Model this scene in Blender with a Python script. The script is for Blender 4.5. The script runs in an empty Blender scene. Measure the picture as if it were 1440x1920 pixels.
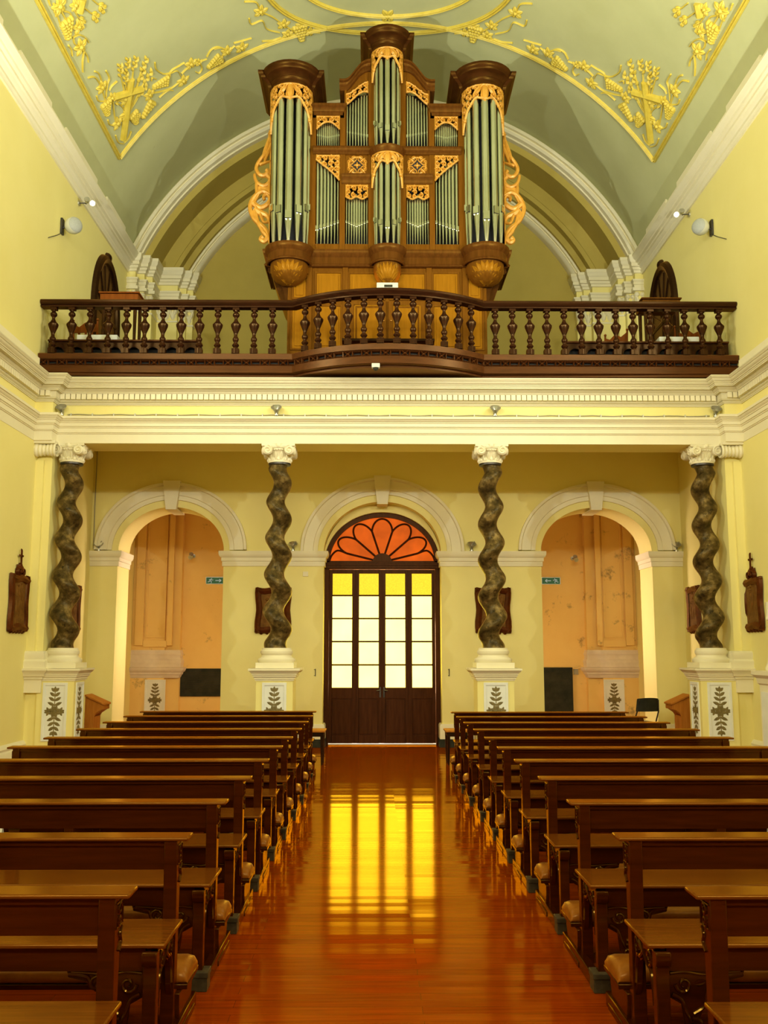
import bpy, math, random
from mathutils import Vector
R_ = random.Random(7)
PI = math.pi
sin, cos = math.sin, math.cos
S = bpy.context.scene
COL = S.collection

# ---------------------------------------------------------------- camera model (used for measuring points on real planes)
FPX, PITCH, CX, HC = 1800.0, math.radians(8.06), -0.22, 1.60
YAW = math.atan(19 / 1800 * cos(PITCH))
def at(px, py, Y):
    """point of the picture seen on the real plane y=Y -> (X, Z)"""
    u = (px - 720) / FPX; v = (960 - py) / FPX
    c, s = cos(PITCH), sin(PITCH)
    y = c - v * s; z = s + v * c
    x, y = u * cos(YAW) + y * sin(YAW), -u * sin(YAW) + y * cos(YAW)
    t = Y / y
    return (CX + x * t, HC + z * t)

# ---------------------------------------------------------------- mesh builder
class MB:
    def __init__(s): s.v = []; s.f = []; s.m = []
    def add(s, vs, fs, mi=0):
        o = len(s.v); s.v += [tuple(p) for p in vs]
        for f in fs: s.f.append([i + o for i in f]); s.m.append(mi)
        return s
    def box(s, x0, x1, y0, y1, z0, z1, mi=0):
        if x0 > x1: x0, x1 = x1, x0
        if y0 > y1: y0, y1 = y1, y0
        if z0 > z1: z0, z1 = z1, z0
        v = [(x0,y0,z0),(x1,y0,z0),(x1,y1,z0),(x0,y1,z0),(x0,y0,z1),(x1,y0,z1),(x1,y1,z1),(x0,y1,z1)]
        return s.add(v, [(3,2,1,0),(4,5,6,7),(0,1,5,4),(1,2,6,5),(2,3,7,6),(3,0,4,7)], mi)
    def prism(s, poly, ax, a, b, mi=0):
        """poly in the other two axes (order xyz without ax), extruded along ax"""
        n = len(poly)
        def P(p, t):
            return (t, p[0], p[1]) if ax == 'x' else (p[0], t, p[1]) if ax == 'y' else (p[0], p[1], t)
        v = [P(p, a) for p in poly] + [P(p, b) for p in poly]
        fs = [list(range(n))[::-1], list(range(n, 2 * n))] + [(i, (i + 1) % n, n + (i + 1) % n, n + i) for i in range(n)]
        return s.add(v, fs, mi)
    def grid(s, rows, cu=False, cv=False, mi=0):
        nu, nv = len(rows), len(rows[0]); v = [p for r in rows for p in r]; fs = []
        for i in range(nu if cu else nu - 1):
            for j in range(nv if cv else nv - 1):
                a = i * nv + j; b = i * nv + (j + 1) % nv; i2 = (i + 1) % nu
                fs.append((a, b, i2 * nv + (j + 1) % nv, i2 * nv + j))
        return s.add(v, fs, mi)
    def lathe(s, prof, c=(0,0,0), seg=20, a0=0.0, a1=2*PI, mi=0, cap=True, sx=1, sy=1):
        full = abs(a1 - a0 - 2 * PI) < 1e-6
        n = seg if full else seg + 1
        rows = [[(c[0] + sx * r * cos(a0 + (a1 - a0) * k / seg), c[1] + sy * r * sin(a0 + (a1 - a0) * k / seg), c[2] + z) for k in range(n)] for r, z in prof]
        s.grid(rows, cv=full, mi=mi)
        if cap and full:
            o = len(s.v) - n * len(prof)
            if prof[0][0] > 1e-4: s.f.append([o + k for k in range(n)][::-1]); s.m.append(mi)
            if prof[-1][0] > 1e-4: s.f.append([len(s.v) - n + k for k in range(n)]); s.m.append(mi)
        return s
    def tube(s, pts, r, seg=8, mi=0, cap=True):
        pts = [Vector(p) for p in pts]; rows = []
        up = Vector((0, 0, 1))
        for i, p in enumerate(pts):
            t = (pts[min(i + 1, len(pts) - 1)] - pts[max(i - 1, 0)])
            if t.length < 1e-9: t = Vector((0, 0, 1))
            t.normalize()
            u = up if abs(t.dot(up)) < .95 else Vector((1, 0, 0))
            a = t.cross(u).normalized(); b = t.cross(a).normalized()
            rr = r[i] if isinstance(r, (list, tuple)) else r
            rows.append([tuple(p + a * rr * cos(2 * PI * k / seg) + b * rr * sin(2 * PI * k / seg)) for k in range(seg)])
        s.grid(rows, cv=True, mi=mi)
        if cap:
            n = len(s.v)
            s.f.append([n - seg + k for k in range(seg)]); s.m.append(mi)
            o = n - seg * len(rows); s.f.append([o + k for k in range(seg)][::-1]); s.m.append(mi)
        return s
    def sweep(s, path, prof, mi=0, cap=True, closed_prof=False):
        """mitred sweep of profile (d to the right of travel, z) along a plan path"""
        n = len(path); rows = []
        for i in range(n):
            p = Vector(path[i])
            def nrm(a, b):
                t = Vector(b) - Vector(a); t.normalize(); return Vector((t.y, -t.x))
            if i == 0: m = nrm(path[0], path[1]); k = 1
            elif i == n - 1: m = nrm(path[-2], path[-1]); k = 1
            else:
                n1 = nrm(path[i - 1], path[i]); n2 = nrm(path[i], path[i + 1])
                m = n1 + n2; m = m.normalized(); k = 1 / max(.3, m.dot(n1))
            rows.append([(p.x + m.x * d * k, p.y + m.y * d * k, z) for d, z in prof])
        s.grid(rows, cv=closed_prof, mi=mi)
        if cap:
            L = len(prof); o = len(s.v) - L * n
            s.f.append([o + k for k in range(L)]); s.m.append(mi)
            s.f.append([o + L * (n - 1) + k for k in range(L)][::-1]); s.m.append(mi)
        return s
    def ribbon(s, pts, w, M, t=.02, mi=0):
        """carved strap following 2-D points; M(u,v,h) maps to space"""
        n = len(pts); rows = []
        for i, (u, v) in enumerate(pts):
            a = pts[max(i - 1, 0)]; b = pts[min(i + 1, n - 1)]
            du, dv = b[0] - a[0], b[1] - a[1]; l = math.hypot(du, dv) or 1
            nx, ny = -dv / l, du / l
            ww = (w[0] + (w[1] - w[0]) * i / max(1, n - 1)) if isinstance(w, tuple) else w
            ww *= .5
            rows.append([M(u + nx * ww * q, v + ny * ww * q, h * t) for q, h in ((-1, 0), (-.75, .7), (0, 1.0), (.75, .7), (1, 0))])
        s.grid(rows, cv=True, mi=mi)
        o = len(s.v) - 5 * n
        s.f.append([o + k for k in range(5)]); s.m.append(mi)
        s.f.append([len(s.v) - 5 + k for k in range(5)][::-1]); s.m.append(mi)
        return s
    def leaf(s, u, v, ang, L, W, M, t=.02, mi=0, tip=.0):
        """domed pointed leaf starting at (u,v)"""
        n = 5; rows = []
        for i in range(n + 1):
            f = i / n; w = W * .5 * (sin(PI * min(1, f * .92 + .06)) ** .8)
            x = f * L
            rows.append([M(u + cos(ang) * x - sin(ang) * w * q, v + sin(ang) * x + cos(ang) * w * q, t * h * sin(PI * (f * .85 + .1))) for q, h in ((-1, .15), (-.5, .9), (0, .7), (.5, .9), (1, .15))])
        return s.grid(rows, cv=True, mi=mi)
    def blob(s, u, v, r, M, t=None, mi=0, seg=7):
        t = t or r
        rows = []
        for i in range(4):
            a = i / 3 * PI / 2
            rr = max(r * cos(a), 1e-4)
            rows.append([M(u + rr * cos(2 * PI * k / seg), v + rr * sin(2 * PI * k / seg), t * sin(a)) for k in range(seg)])
        return s.grid(rows, cv=True, mi=mi)
    def build(s, name, mats, parent=None, smooth=35, bevel=0, loc=None):
        me = bpy.data.meshes.new(name); me.from_pydata(s.v, [], s.f)
        mats = mats if isinstance(mats, (list, tuple)) else [mats]
        for m in mats: me.materials.append(m)
        me.polygons.foreach_set('material_index', s.m)
        me.update()
        import bmesh
        b = bmesh.new(); b.from_mesh(me)
        bmesh.ops.remove_doubles(b, verts=b.verts, dist=1e-5)
        bmesh.ops.recalc_face_normals(b, faces=b.faces); b.to_mesh(me); b.free()
        if smooth:
            me.polygons.foreach_set('use_smooth', [True] * len(me.polygons))
            me.set_sharp_from_angle(angle=math.radians(smooth))
        o = bpy.data.objects.new(name, me); COL.objects.link(o)
        if parent: o.parent = parent
        if loc: o.location = loc
        if bevel:
            md = o.modifiers.new('bevel', 'BEVEL'); md.width = bevel; md.segments = 2; md.limit_method = 'ANGLE'; md.angle_limit = math.radians(50)
            md.harden_normals = False
        return o

def tag(o, label=None, cat=None, group=None, kind=None):
    if label: o['label'] = label
    if cat: o['category'] = cat
    if group: o['group'] = group
    if kind: o['kind'] = kind
    return o
def thing(name, label, cat, loc=(0, 0, 0), group=None, rz=0):
    o = bpy.data.objects.new(name, None); COL.objects.link(o); o.location = loc; o.rotation_euler.z = rz
    o.empty_display_size = .1
    return tag(o, label, cat, group)
def struct(name, mb, mats, **k):
    return tag(mb.build(name, mats, **k), kind='structure')
def dup(root, loc=None, label=None, rz=None):
    def cp(o, par):
        c = o.copy(); COL.objects.link(c)
        if par: c.parent = par
        for ch in o.children: cp(ch, c)
        return c
    c = cp(root, None)
    if loc: c.location = loc
    if rz is not None: c.rotation_euler.z = rz
    if label: c['label'] = label
    return c

# ---------------------------------------------------------------- 2-D helpers for carving
def spiral(cx, cy, r, a0, turns=1.25, d=1, n=18, r1=.18):
    return [(cx + r * (1 - (1 - r1) * i / n) * cos(a0 + d * 2 * PI * turns * i / n), cy + r * (1 - (1 - r1) * i / n) * sin(a0 + d * 2 * PI * turns * i / n)) for i in range(n + 1)]
def smoothpts(p, n=5):
    out = []
    for i in range(len(p) - 1):
        p0 = p[max(i - 1, 0)]; p1 = p[i]; p2 = p[i + 1]; p3 = p[min(i + 2, len(p) - 1)]
        for k in range(n):
            t = k / n
            out.append(tuple(.5 * (2 * b + (c - a) * t + (2 * a - 5 * b + 4 * c - d) * t * t + (3 * b - a - 3 * c + d) * t ** 3) for a, b, c, d in zip(p0, p1, p2, p3)))
    out.append(tuple(p[-1])); return out
def arc2(cx, cy, a, b, t0, t1, n): return [(cx + a * cos(t0 + (t1 - t0) * i / n), cy + b * sin(t0 + (t1 - t0) * i / n)) for i in range(n + 1)]

# ---------------------------------------------------------------- materials
def mat(name, c1, c2=None, scale=4, rough=.6, metal=0, bump=0, bscale=None, stretch=(1, 1, 1), coat=0, spec=.5, contrast=(.35, .65), rvar=0, c3=None, detail=5, patch=None, tint=None):
    m = bpy.data.materials.new(name); m.use_nodes = True; nt = m.node_tree; N = nt.nodes; L = nt.links
    b = N['Principled BSDF']; b.inputs['Roughness'].default_value = rough; b.inputs['Metallic'].default_value = metal
    b.inputs['Coat Weight'].default_value = coat; b.inputs['Coat Roughness'].default_value = .15
    b.inputs['Specular IOR Level'].default_value = spec
    if tint: b.inputs['Specular Tint'].default_value = (*tint, 1)
    c2 = c2 or c1
    tc = N.new('ShaderNodeTexCoord'); mp = N.new('ShaderNodeMapping'); mp.inputs['Scale'].default_value = stretch
    L.new(tc.outputs['Object'], mp.inputs['Vector'])
    nz = N.new('ShaderNodeTexNoise'); nz.inputs['Scale'].default_value = scale; nz.inputs['Detail'].default_value = detail; nz.inputs['Roughness'].default_value = .6
    L.new(mp.outputs['Vector'], nz.inputs['Vector'])
    rp = N.new('ShaderNodeValToRGB'); e = rp.color_ramp.elements
    e[0].position, e[1].position = contrast; e[0].color = (*c1, 1); e[1].color = (*c2, 1)
    if c3: x = e.new(.5 * (contrast[0] + contrast[1])); x.color = (*c3, 1)
    L.new(nz.outputs['Fac'], rp.inputs['Fac'])
    out = rp.outputs['Color']
    if patch:                       # large irregular stains: (colour, scale, lo, hi)
        n2 = N.new('ShaderNodeTexNoise'); n2.inputs['Scale'].default_value = patch[1]; n2.inputs['Detail'].default_value = 6; n2.inputs['Roughness'].default_value = .7
        L.new(tc.outputs['Object'], n2.inputs['Vector'])
        r2 = N.new('ShaderNodeMapRange'); r2.inputs['From Min'].default_value = patch[2]; r2.inputs['From Max'].default_value = patch[3]
        L.new(n2.outputs['Fac'], r2.inputs['Value'])
        mx = N.new('ShaderNodeMix'); mx.data_type = 'RGBA'; mx.inputs['B'].default_value = (*patch[0], 1)
        L.new(r2.outputs['Result'], mx.inputs['Factor']); L.new(out, mx.inputs['A']); out = mx.outputs['Result']
    L.new(out, b.inputs['Base Color'])
    if bump:
        bp = N.new('ShaderNodeBump'); bp.inputs['Strength'].default_value = bump; bp.inputs['Distance'].default_value = .01
        if bscale:
            n3 = N.new('ShaderNodeTexNoise'); n3.inputs['Scale'].default_value = bscale; n3.inputs['Detail'].default_value = 4
            L.new(mp.outputs['Vector'], n3.inputs['Vector']); L.new(n3.outputs['Fac'], bp.inputs['Height'])
        else: L.new(nz.outputs['Fac'], bp.inputs['Height'])
        L.new(bp.outputs['Normal'], b.inputs['Normal'])
    return m
def emit(name, c, e, tex=None):
    m = bpy.data.materials.new(name); m.use_nodes = True; nt = m.node_tree; N = nt.nodes; L = nt.links
    b = N['Principled BSDF']; b.inputs['Base Color'].default_value = (*[min(1, q) * .12 for q in c], 1); b.inputs['Roughness'].default_value = .5; b.inputs['Specular IOR Level'].default_value = .1
    b.inputs['Emission Color'].default_value = (*c, 1); b.inputs['Emission Strength'].default_value = e
    if tex:
        tc = N.new('ShaderNodeTexCoord'); nz = N.new('ShaderNodeTexNoise'); nz.inputs['Scale'].default_value = tex[0]; nz.inputs['Detail'].default_value = 3
        L.new(tc.outputs['Object'], nz.inputs['Vector'])
        r2 = N.new('ShaderNodeMapRange'); r2.inputs['To Min'].default_value = e * tex[1]; r2.inputs['To Max'].default_value = e * tex[2]
        L.new(nz.outputs['Fac'], r2.inputs['Value']); L.new(r2.outputs['Result'], b.inputs['Emission Strength'])
    return m

WT = (1, .66, .26); WT2 = (1, .78, .50)
M_wall = mat('yellow_plaster', (.81, .715, .255), (.84, .75, .29), 1.2, .75, bump=.06, bscale=30, contrast=(.3, .7))
M_porch = mat('damp_stained_plaster', (.80, .53, .16), (.84, .58, .19), 1.5, .8, bump=.06, bscale=30, patch=((.16, .10, .04), 2.6, .60, .74))
M_white = mat('white_limewash', (.76, .70, .47), (.81, .75, .52), 2, .65, bump=.05, bscale=40, contrast=(.3, .7))
M_cornice = mat('shaded_limewash', (.64, .585, .38), (.69, .635, .425), 2, .65, bump=.05, bscale=40, contrast=(.3, .7))  # same white as the other trim; the cornice's shade is put into the colour
M_pink = mat('grey_pink_limewash', (.66, .56, .44), (.78, .68, .54), 3, .7, bump=.05, bscale=40)
M_vault = mat('vault_plaster', (.47, .48, .23), (.54, .55, .28), .9, .8, bump=.05, bscale=25, contrast=(.3, .7), patch=((.34, .34, .17), 1.3, .68, .86))
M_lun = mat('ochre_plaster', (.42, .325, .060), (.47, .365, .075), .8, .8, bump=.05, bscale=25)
M_gold = mat('gold_paint', (.60, .45, .045), (.68, .53, .075), 9, .5, bump=.1)
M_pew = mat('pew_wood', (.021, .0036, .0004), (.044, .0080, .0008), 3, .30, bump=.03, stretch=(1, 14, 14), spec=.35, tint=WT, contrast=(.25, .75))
M_pewtop = mat('pale_pew_wood', (.085, .021, .0018), (.15, .043, .0035), 3, .26, bump=.03, stretch=(1, 14, 14), spec=.5, tint=WT, contrast=(.25, .75))  # lighter brown of the pew wood, for top rails and seats
M_foot = mat('dusty_foot', (.030, .022, .012), (.06, .045, .024), 20, .6)
M_leather = mat('brown_leather', (.20, .058, .004), (.27, .088, .008), 12, .32, bump=.1, bscale=60, coat=.2)
M_dark = mat('dark_stained_wood', (.009, .0035, .0016), (.020, .0075, .003), 3, .3, bump=.04, stretch=(1, 10, 10), spec=.4, tint=WT)
M_bal = mat('balcony_wood', (.015, .0050, .0020), (.030, .0096, .0036), 3, .24, bump=.04, stretch=(1, 8, 8), spec=.5, tint=WT2)
M_balred = mat('red_brown_board', (.042, .0120, .0030), (.070, .0205, .0050), 3, .38, bump=.04, stretch=(1, 8, 8), spec=.3, tint=WT)
M_org = mat('organ_oak', (.095, .032, .0025), (.155, .058, .0055), 2.5, .38, bump=.05, stretch=(9, 9, 1), spec=.3, tint=WT, contrast=(.25, .75))
M_orgmid = mat('organ_brown_oak', (.062, .020, .003), (.098, .034, .0055), 2.5, .35, bump=.04, stretch=(9, 9, 1), spec=.35, tint=WT)
M_orgdark = mat('organ_dark_oak', (.026, .0080, .0018), (.048, .0150, .0034), 2.5, .33, bump=.04, stretch=(2, 2, 6), spec=.35, tint=WT)
M_orgpan = mat('organ_light_panel', (.20, .078, .003), (.30, .125, .0065), 2.2, .4, bump=.06, stretch=(10, 10, 1), spec=.3, tint=WT, contrast=(.2, .8))
M_gilt = mat('gilded_carving', (.50, .225, .018), (.61, .30, .035), 14, .42, metal=.15, bump=.15)
M_pipe = mat('tin_pipe', (.50, .52, .42), (.62, .64, .53), 1.5, .19, metal=1, contrast=(.3, .7))
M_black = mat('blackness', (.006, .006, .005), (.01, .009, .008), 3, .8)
M_col = mat('twisted_stone', (.022, .014, .004), (.26, .175, .055), 8, .30, bump=.6, bscale=30, contrast=(.34, .68), c3=(.085, .054, .015), patch=((.014, .009, .003), 13, .55, .66), detail=10, spec=.35)
M_iron = mat('dark_metal', (.05, .05, .045), (.09, .08, .07), 9, .4, metal=.7)
M_steel = mat('steel', (.45, .45, .40), (.55, .55, .5), 9, .3, metal=.9)
M_stain = mat('door_wood', (.036, .010, .004), (.060, .018, .007), 3, .4, bump=.04, stretch=(9, 9, 1), coat=.0, spec=.3)
M_motif = mat('olive_paint', (.13, .095, .02), (.20, .15, .04), 14, .6)
M_panel = mat('grey_white_panel', (.72, .74, .66), (.79, .80, .72), 4, .6)
M_frame = mat('carved_mahogany', (.042, .0085, .0018), (.085, .019, .0035), 12, .38, bump=.2, spec=.3, tint=WT)
M_relief = mat('bronze_relief', (.12, .050, .007), (.19, .085, .014), 16, .6, bump=.6, spec=.1)
M_honey = mat('honey_wood', (.36, .125, .015), (.45, .17, .024), 3, .4, bump=.03, stretch=(8, 8, 1), spec=.3, tint=WT)
M_desk = mat('red_brown_desk', (.15, .038, .006), (.21, .058, .009), 3, .4, stretch=(8, 8, 1))
M_plastic = mat('white_plastic', (.52, .52, .41), (.57, .57, .45), 3, .4)
M_grey = mat('grey_mesh', (.30, .31, .27), (.36, .37, .32), 80, .6)
M_green = mat('exit_green', (.005, .14, .06), (.007, .16, .07), 3, .4)
M_signw = emit('sign_white', (.75, .85, .7), .35)
M_slate = mat('black_slate', (.016, .018, .010), (.035, .035, .020), 6, .6, bump=.1, spec=.15)
M_cable = mat('grey_cable', (.30, .27, .17), (.34, .30, .2), 3, .6)
M_pane = emit('frosted_lit_glass', (1.0, .77, .115), 5.2, (2.2, .80, 1.2))
M_pane2 = emit('yellow_lit_glass', (1.0, .66, .03), 1.15, (40, .7, 1.3))
M_fan = emit('orange_lit_glass', (1.0, .15, .006), .62, (3.0, .4, 1.6))

def floor_mat():
    m = bpy.data.materials.new('varnished_boards'); m.use_nodes = True; nt = m.node_tree; N = nt.nodes; L = nt.links
    b = N['Principled BSDF']; b.inputs['Roughness'].default_value = .13; b.inputs['Specular IOR Level'].default_value = .75
    b.inputs['Specular Tint'].default_value = (1, .74, .33, 1)
    tc = N.new('ShaderNodeTexCoord')
    br = N.new('ShaderNodeTexBrick'); br.inputs['Scale'].default_value = 1; br.inputs['Brick Width'].default_value = 1.7; br.inputs['Row Height'].default_value = .085
    br.inputs['Mortar Size'].default_value = .0011; br.inputs['Mortar Smooth'].default_value = .2; br.inputs['Bias'].default_value = 0
    br.inputs['Color1'].default_value = (.225, .027, .0008, 1); br.inputs['Color2'].default_value = (.30, .042, .0013, 1); br.inputs['Mortar'].default_value = (.09, .018, .003, 1)
    L.new(tc.outputs['Object'], br.inputs['Vector'])
    mp = N.new('ShaderNodeMapping'); mp.inputs['Scale'].default_value = (1.2, 22, 1); L.new(tc.outputs['Object'], mp.inputs['Vector'])
    nz = N.new('ShaderNodeTexNoise'); nz.inputs['Scale'].default_value = 2.2; nz.inputs['Detail'].default_value = 7; L.new(mp.outputs['Vector'], nz.inputs['Vector'])
    mx = N.new('ShaderNodeMix'); mx.data_type = 'RGBA'; mx.blend_type = 'MULTIPLY'; mx.inputs['Factor'].default_value = .5
    rp = N.new('ShaderNodeValToRGB'); rp.color_ramp.elements[0].position = .3; rp.color_ramp.elements[0].color = (.45, .4, .35, 1); rp.color_ramp.elements[1].position = .72; rp.color_ramp.elements[1].color = (1.25, 1.2, 1.1, 1)
    L.new(nz.outputs['Fac'], rp.inputs['Fac']); L.new(br.outputs['Color'], mx.inputs['A']); L.new(rp.outputs['Color'], mx.inputs['B'])
    L.new(mx.outputs['Result'], b.inputs['Base Color'])
    # every board lies at a slightly different tilt, so mirrored lights break up along the boards
    b2 = N.new('ShaderNodeTexBrick')
    for k in ('Scale', 'Brick Width', 'Row Height', 'Bias'): b2.inputs[k].default_value = br.inputs[k].default_value
    b2.inputs['Mortar Size'].default_value = 0; b2.inputs['Color1'].default_value = (0, 0, 0, 1); b2.inputs['Color2'].default_value = (1, 1, 1, 1)
    L.new(tc.outputs['Object'], b2.inputs['Vector'])
    ty = N.new('ShaderNodeMapRange'); ty.inputs['To Min'].default_value = -.015; ty.inputs['To Max'].default_value = .015; L.new(b2.outputs['Color'], ty.inputs['Value'])
    cx = N.new('ShaderNodeCombineXYZ'); cx.inputs['Z'].default_value = 1; L.new(ty.outputs['Result'], cx.inputs['Y'])
    nn = N.new('ShaderNodeVectorMath'); nn.operation = 'NORMALIZE'; L.new(cx.outputs['Vector'], nn.inputs[0])
    m2 = N.new('ShaderNodeMapping'); m2.inputs['Scale'].default_value = (.5, 5, 1); L.new(tc.outputs['Object'], m2.inputs['Vector'])
    n2 = N.new('ShaderNodeTexNoise'); n2.inputs['Scale'].default_value = 2; n2.inputs['Detail'].default_value = 3; L.new(m2.outputs['Vector'], n2.inputs['Vector'])
    bp = N.new('ShaderNodeBump'); bp.inputs['Strength'].default_value = .05; bp.inputs['Distance'].default_value = .01
    L.new(n2.outputs['Fac'], bp.inputs['Height']); L.new(nn.outputs['Vector'], bp.inputs['Normal'])
    bq = N.new('ShaderNodeBump'); bq.inputs['Strength'].default_value = .3; bq.inputs['Distance'].default_value = .002; bq.invert = True
    L.new(br.outputs['Fac'], bq.inputs['Height']); L.new(bp.outputs['Normal'], bq.inputs['Normal'])
    L.new(bq.outputs['Normal'], b.inputs['Normal'])
    return m
M_floor = floor_mat()
def varnish(m, tint, rough, ior=1.5, k=1.0):
    """amber varnish: tinted mirror layer weighted by Fresnel over the matt wood"""
    nt = m.node_tree; N = nt.nodes; L = nt.links; b = N['Principled BSDF']; out = next(n for n in N if n.type == 'OUTPUT_MATERIAL')
    b.inputs['Specular IOR Level'].default_value = 0; b.inputs['Coat Weight'].default_value = 0; b.inputs['Roughness'].default_value = .7
    g = N.new('ShaderNodeBsdfGlossy'); g.inputs['Color'].default_value = (*tint, 1); g.inputs['Roughness'].default_value = rough
    f = N.new('ShaderNodeFresnel'); f.inputs['IOR'].default_value = ior
    if b.inputs['Normal'].links:
        s = b.inputs['Normal'].links[0].from_socket; L.new(s, g.inputs['Normal']); L.new(s, f.inputs['Normal'])
    mu = N.new('ShaderNodeMath'); mu.operation = 'MULTIPLY'; mu.inputs[1].default_value = k; L.new(f.outputs['Fac'], mu.inputs[0])
    mx = N.new('ShaderNodeMixShader'); L.new(mu.outputs['Value'], mx.inputs['Fac']); L.new(b.outputs['BSDF'], mx.inputs[1]); L.new(g.outputs['BSDF'], mx.inputs[2])
    L.new(mx.outputs['Shader'], out.inputs['Surface'])
varnish(M_floor, (1, .66, .10), .095, 1.5, .92)
for m_, r_ in ((M_pew, .15), (M_pewtop, .18)): varnish(m_, (1, .60, .12), r_, 1.5, .9)
for m_, r_ in ((M_bal, .25), (M_balred, .35), (M_dark, .3)): varnish(m_, (1, .60, .25), r_, 1.45, .75)
for m_ in (M_org, M_orgmid, M_orgdark, M_orgpan): varnish(m_, (1, .56, .10), .34, 1.45, .7)
varnish(M_stain, (1, .6, .3), .4, 1.4, .45); varnish(M_col, (1, .85, .5), .33, 1.4, .8); varnish(M_foot, (.8, .6, .3), .5, 1.3, .5); varnish(M_leather, (1, .7, .3), .3, 1.45, .9)
for m_ in (M_frame, M_honey, M_desk): varnish(m_, (1, .6, .25), .35, 1.4, .7)

# ================================================================= SETTING
W = 4.95
YF, YB0, YB1, YE = 13.3, 16.0, 16.75, 18.75       # beam face, rear wall front / back, gallery end wall
ZV, RV = 6.99, 5.36                                # vault centre height and radius
struct('floor', MB().box(-W - .4, W + .4, -8, 19.9, -.2, 0), M_floor)
for sx, nm in ((-1, 'left'), (1, 'right')):
    struct('wall_' + nm, MB().box(sx * W, sx * (W + .45), -8, 19.9, 0, 9.6), M_wall)
struct('wall_front', MB().box(-W - .45, W + .45, -8.3, -8, 0, 12.6), M_wall)
# rear wall with three arched openings: (centre, half width, springing, rise)
ARCH = [(-3.61, .88, 3.20, .745), (-.08, .98, 3.18, .86), (3.51, .93, 3.20, .745)]
def arch_wall(y0, y1, x0, x1, top, arches, n=60):
    mb = MB(); x = x0
    def quad(a, b, z0, z1):
        mb.add([(a, y0, z0), (b, y0, z0), (b, y0, z1), (a, y0, z1)], [(0, 1, 2, 3)])
        mb.add([(a, y1, z0), (b, y1, z0), (b, y1, z1), (a, y1, z1)], [(3, 2, 1, 0)])
    for c, a, zs, r in arches:
        quad(x, c - a, 0, top)
        pts = [(c - a * cos(PI * i / n), zs + r * sin(PI * i / n)) for i in range(n + 1)]
        for (xa, za), (xb, zb) in zip(pts, pts[1:]):
            for y in (y0, y1): mb.add([(xa, y, za), (xb, y, zb), (xb, y, top), (xa, y, top)], [(0, 1, 2, 3)])
        mb.grid([[(q[0], y0, q[1]) for q in [(c - a, 0)] + pts + [(c + a, 0)]], [(q[0], y1, q[1]) for q in [(c - a, 0)] + pts + [(c + a, 0)]]])
        x = c + a
    quad(x, x1, 0, top)
    return mb
struct('wall_back', arch_wall(YB0, YB1, -W, W, 5.45, ARCH), M_wall, smooth=0)
# archivolts, keystones, imposts
tr = MB(); 
for k, (c, a, zs, r) in enumerate(ARCH):
    n = 40; prof = ((.10, -.0), (.10, -.035), (.17, -.035), (.18, -.055), (.33, -.055), (.345, -.085), (.385, -.085), (.385, 0))
    rows = []
    for i in range(n + 1):
        t = PI * i / n
        rows.append([(c - (a + d) * cos(t), YB0 + y, zs + .02 + (r + d) * sin(t)) for d, y in prof])
    tr.grid(rows)
    top = zs + r
    tr.prism([(c - .09, top - .03), (c + .09, top - .03), (c + .145, top + .43), (c - .145, top + .43)], 'y', YB0 - .12, YB0)
    tr.prism([(c - .09, top - .055), (c + .09, top - .055), (c + .09, top - .0305), (c - .09, top - .0305)], 'y', YB0 - .115, YB1 - .15)
struct('trim_1', tr, M_white)
im = MB()
ipro = [(0, 2.95), (.02, 2.95), (.02, 3.03), (.035, 3.035), (.035, 3.09), (.06, 3.11), (.075, 3.15), (.075, 3.2), (0, 3.2)]
xs = [(-W, ARCH[0][0] - ARCH[0][1], 0, 1), (ARCH[0][0] + ARCH[0][1], ARCH[1][0] - ARCH[1][1], 1, 1), (ARCH[1][0] + ARCH[1][1], ARCH[2][0] - ARCH[2][1], 1, 1), (ARCH[2][0] + ARCH[2][1], W, 1, 0)]
for x0, x1, l, r in xs:
    p = []
    if l: p += [(x0, YB1)]
    p += [(x0, YB0), (x1, YB0)]
    if r: p += [(x1, YB1)]
    im.sweep(p, ipro, closed_prof=True)
struct('trim_2', im, M_white)
# skirtings of the rear wall: white plinth with a black foot
bw, bb = MB(), MB()
for x0, x1, l, r in xs:
    p = ([(x0, YB1)] if l else []) + [(x0, YB0), (x1, YB0)] + ([(x1, YB1)] if r else [])
    bw.sweep(p, [(0, .13), (.04, .13), (.04, .34), (.025, .37), (0, .37)], closed_prof=True)
    bb.sweep(p, [(0, 0), (.05, 0), (.05, .13), (0, .13)], closed_prof=True)
struct('baseboard_back', bw, M_white)
struct('baseboard_back_foot', bb, M_slate)
bp_ = [(0, 0), (.05, 0), (.05, .26), (.035, .29), (.045, .32), (.02, .36), (0, .37)]
struct('baseboard_left', MB().sweep([(-W, -8), (-W, 13.3)], bp_, closed_prof=True), M_white)
struct('baseboard_right', MB().sweep([(W, 13.3), (W, -8)], bp_, closed_prof=True), M_white)

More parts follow.
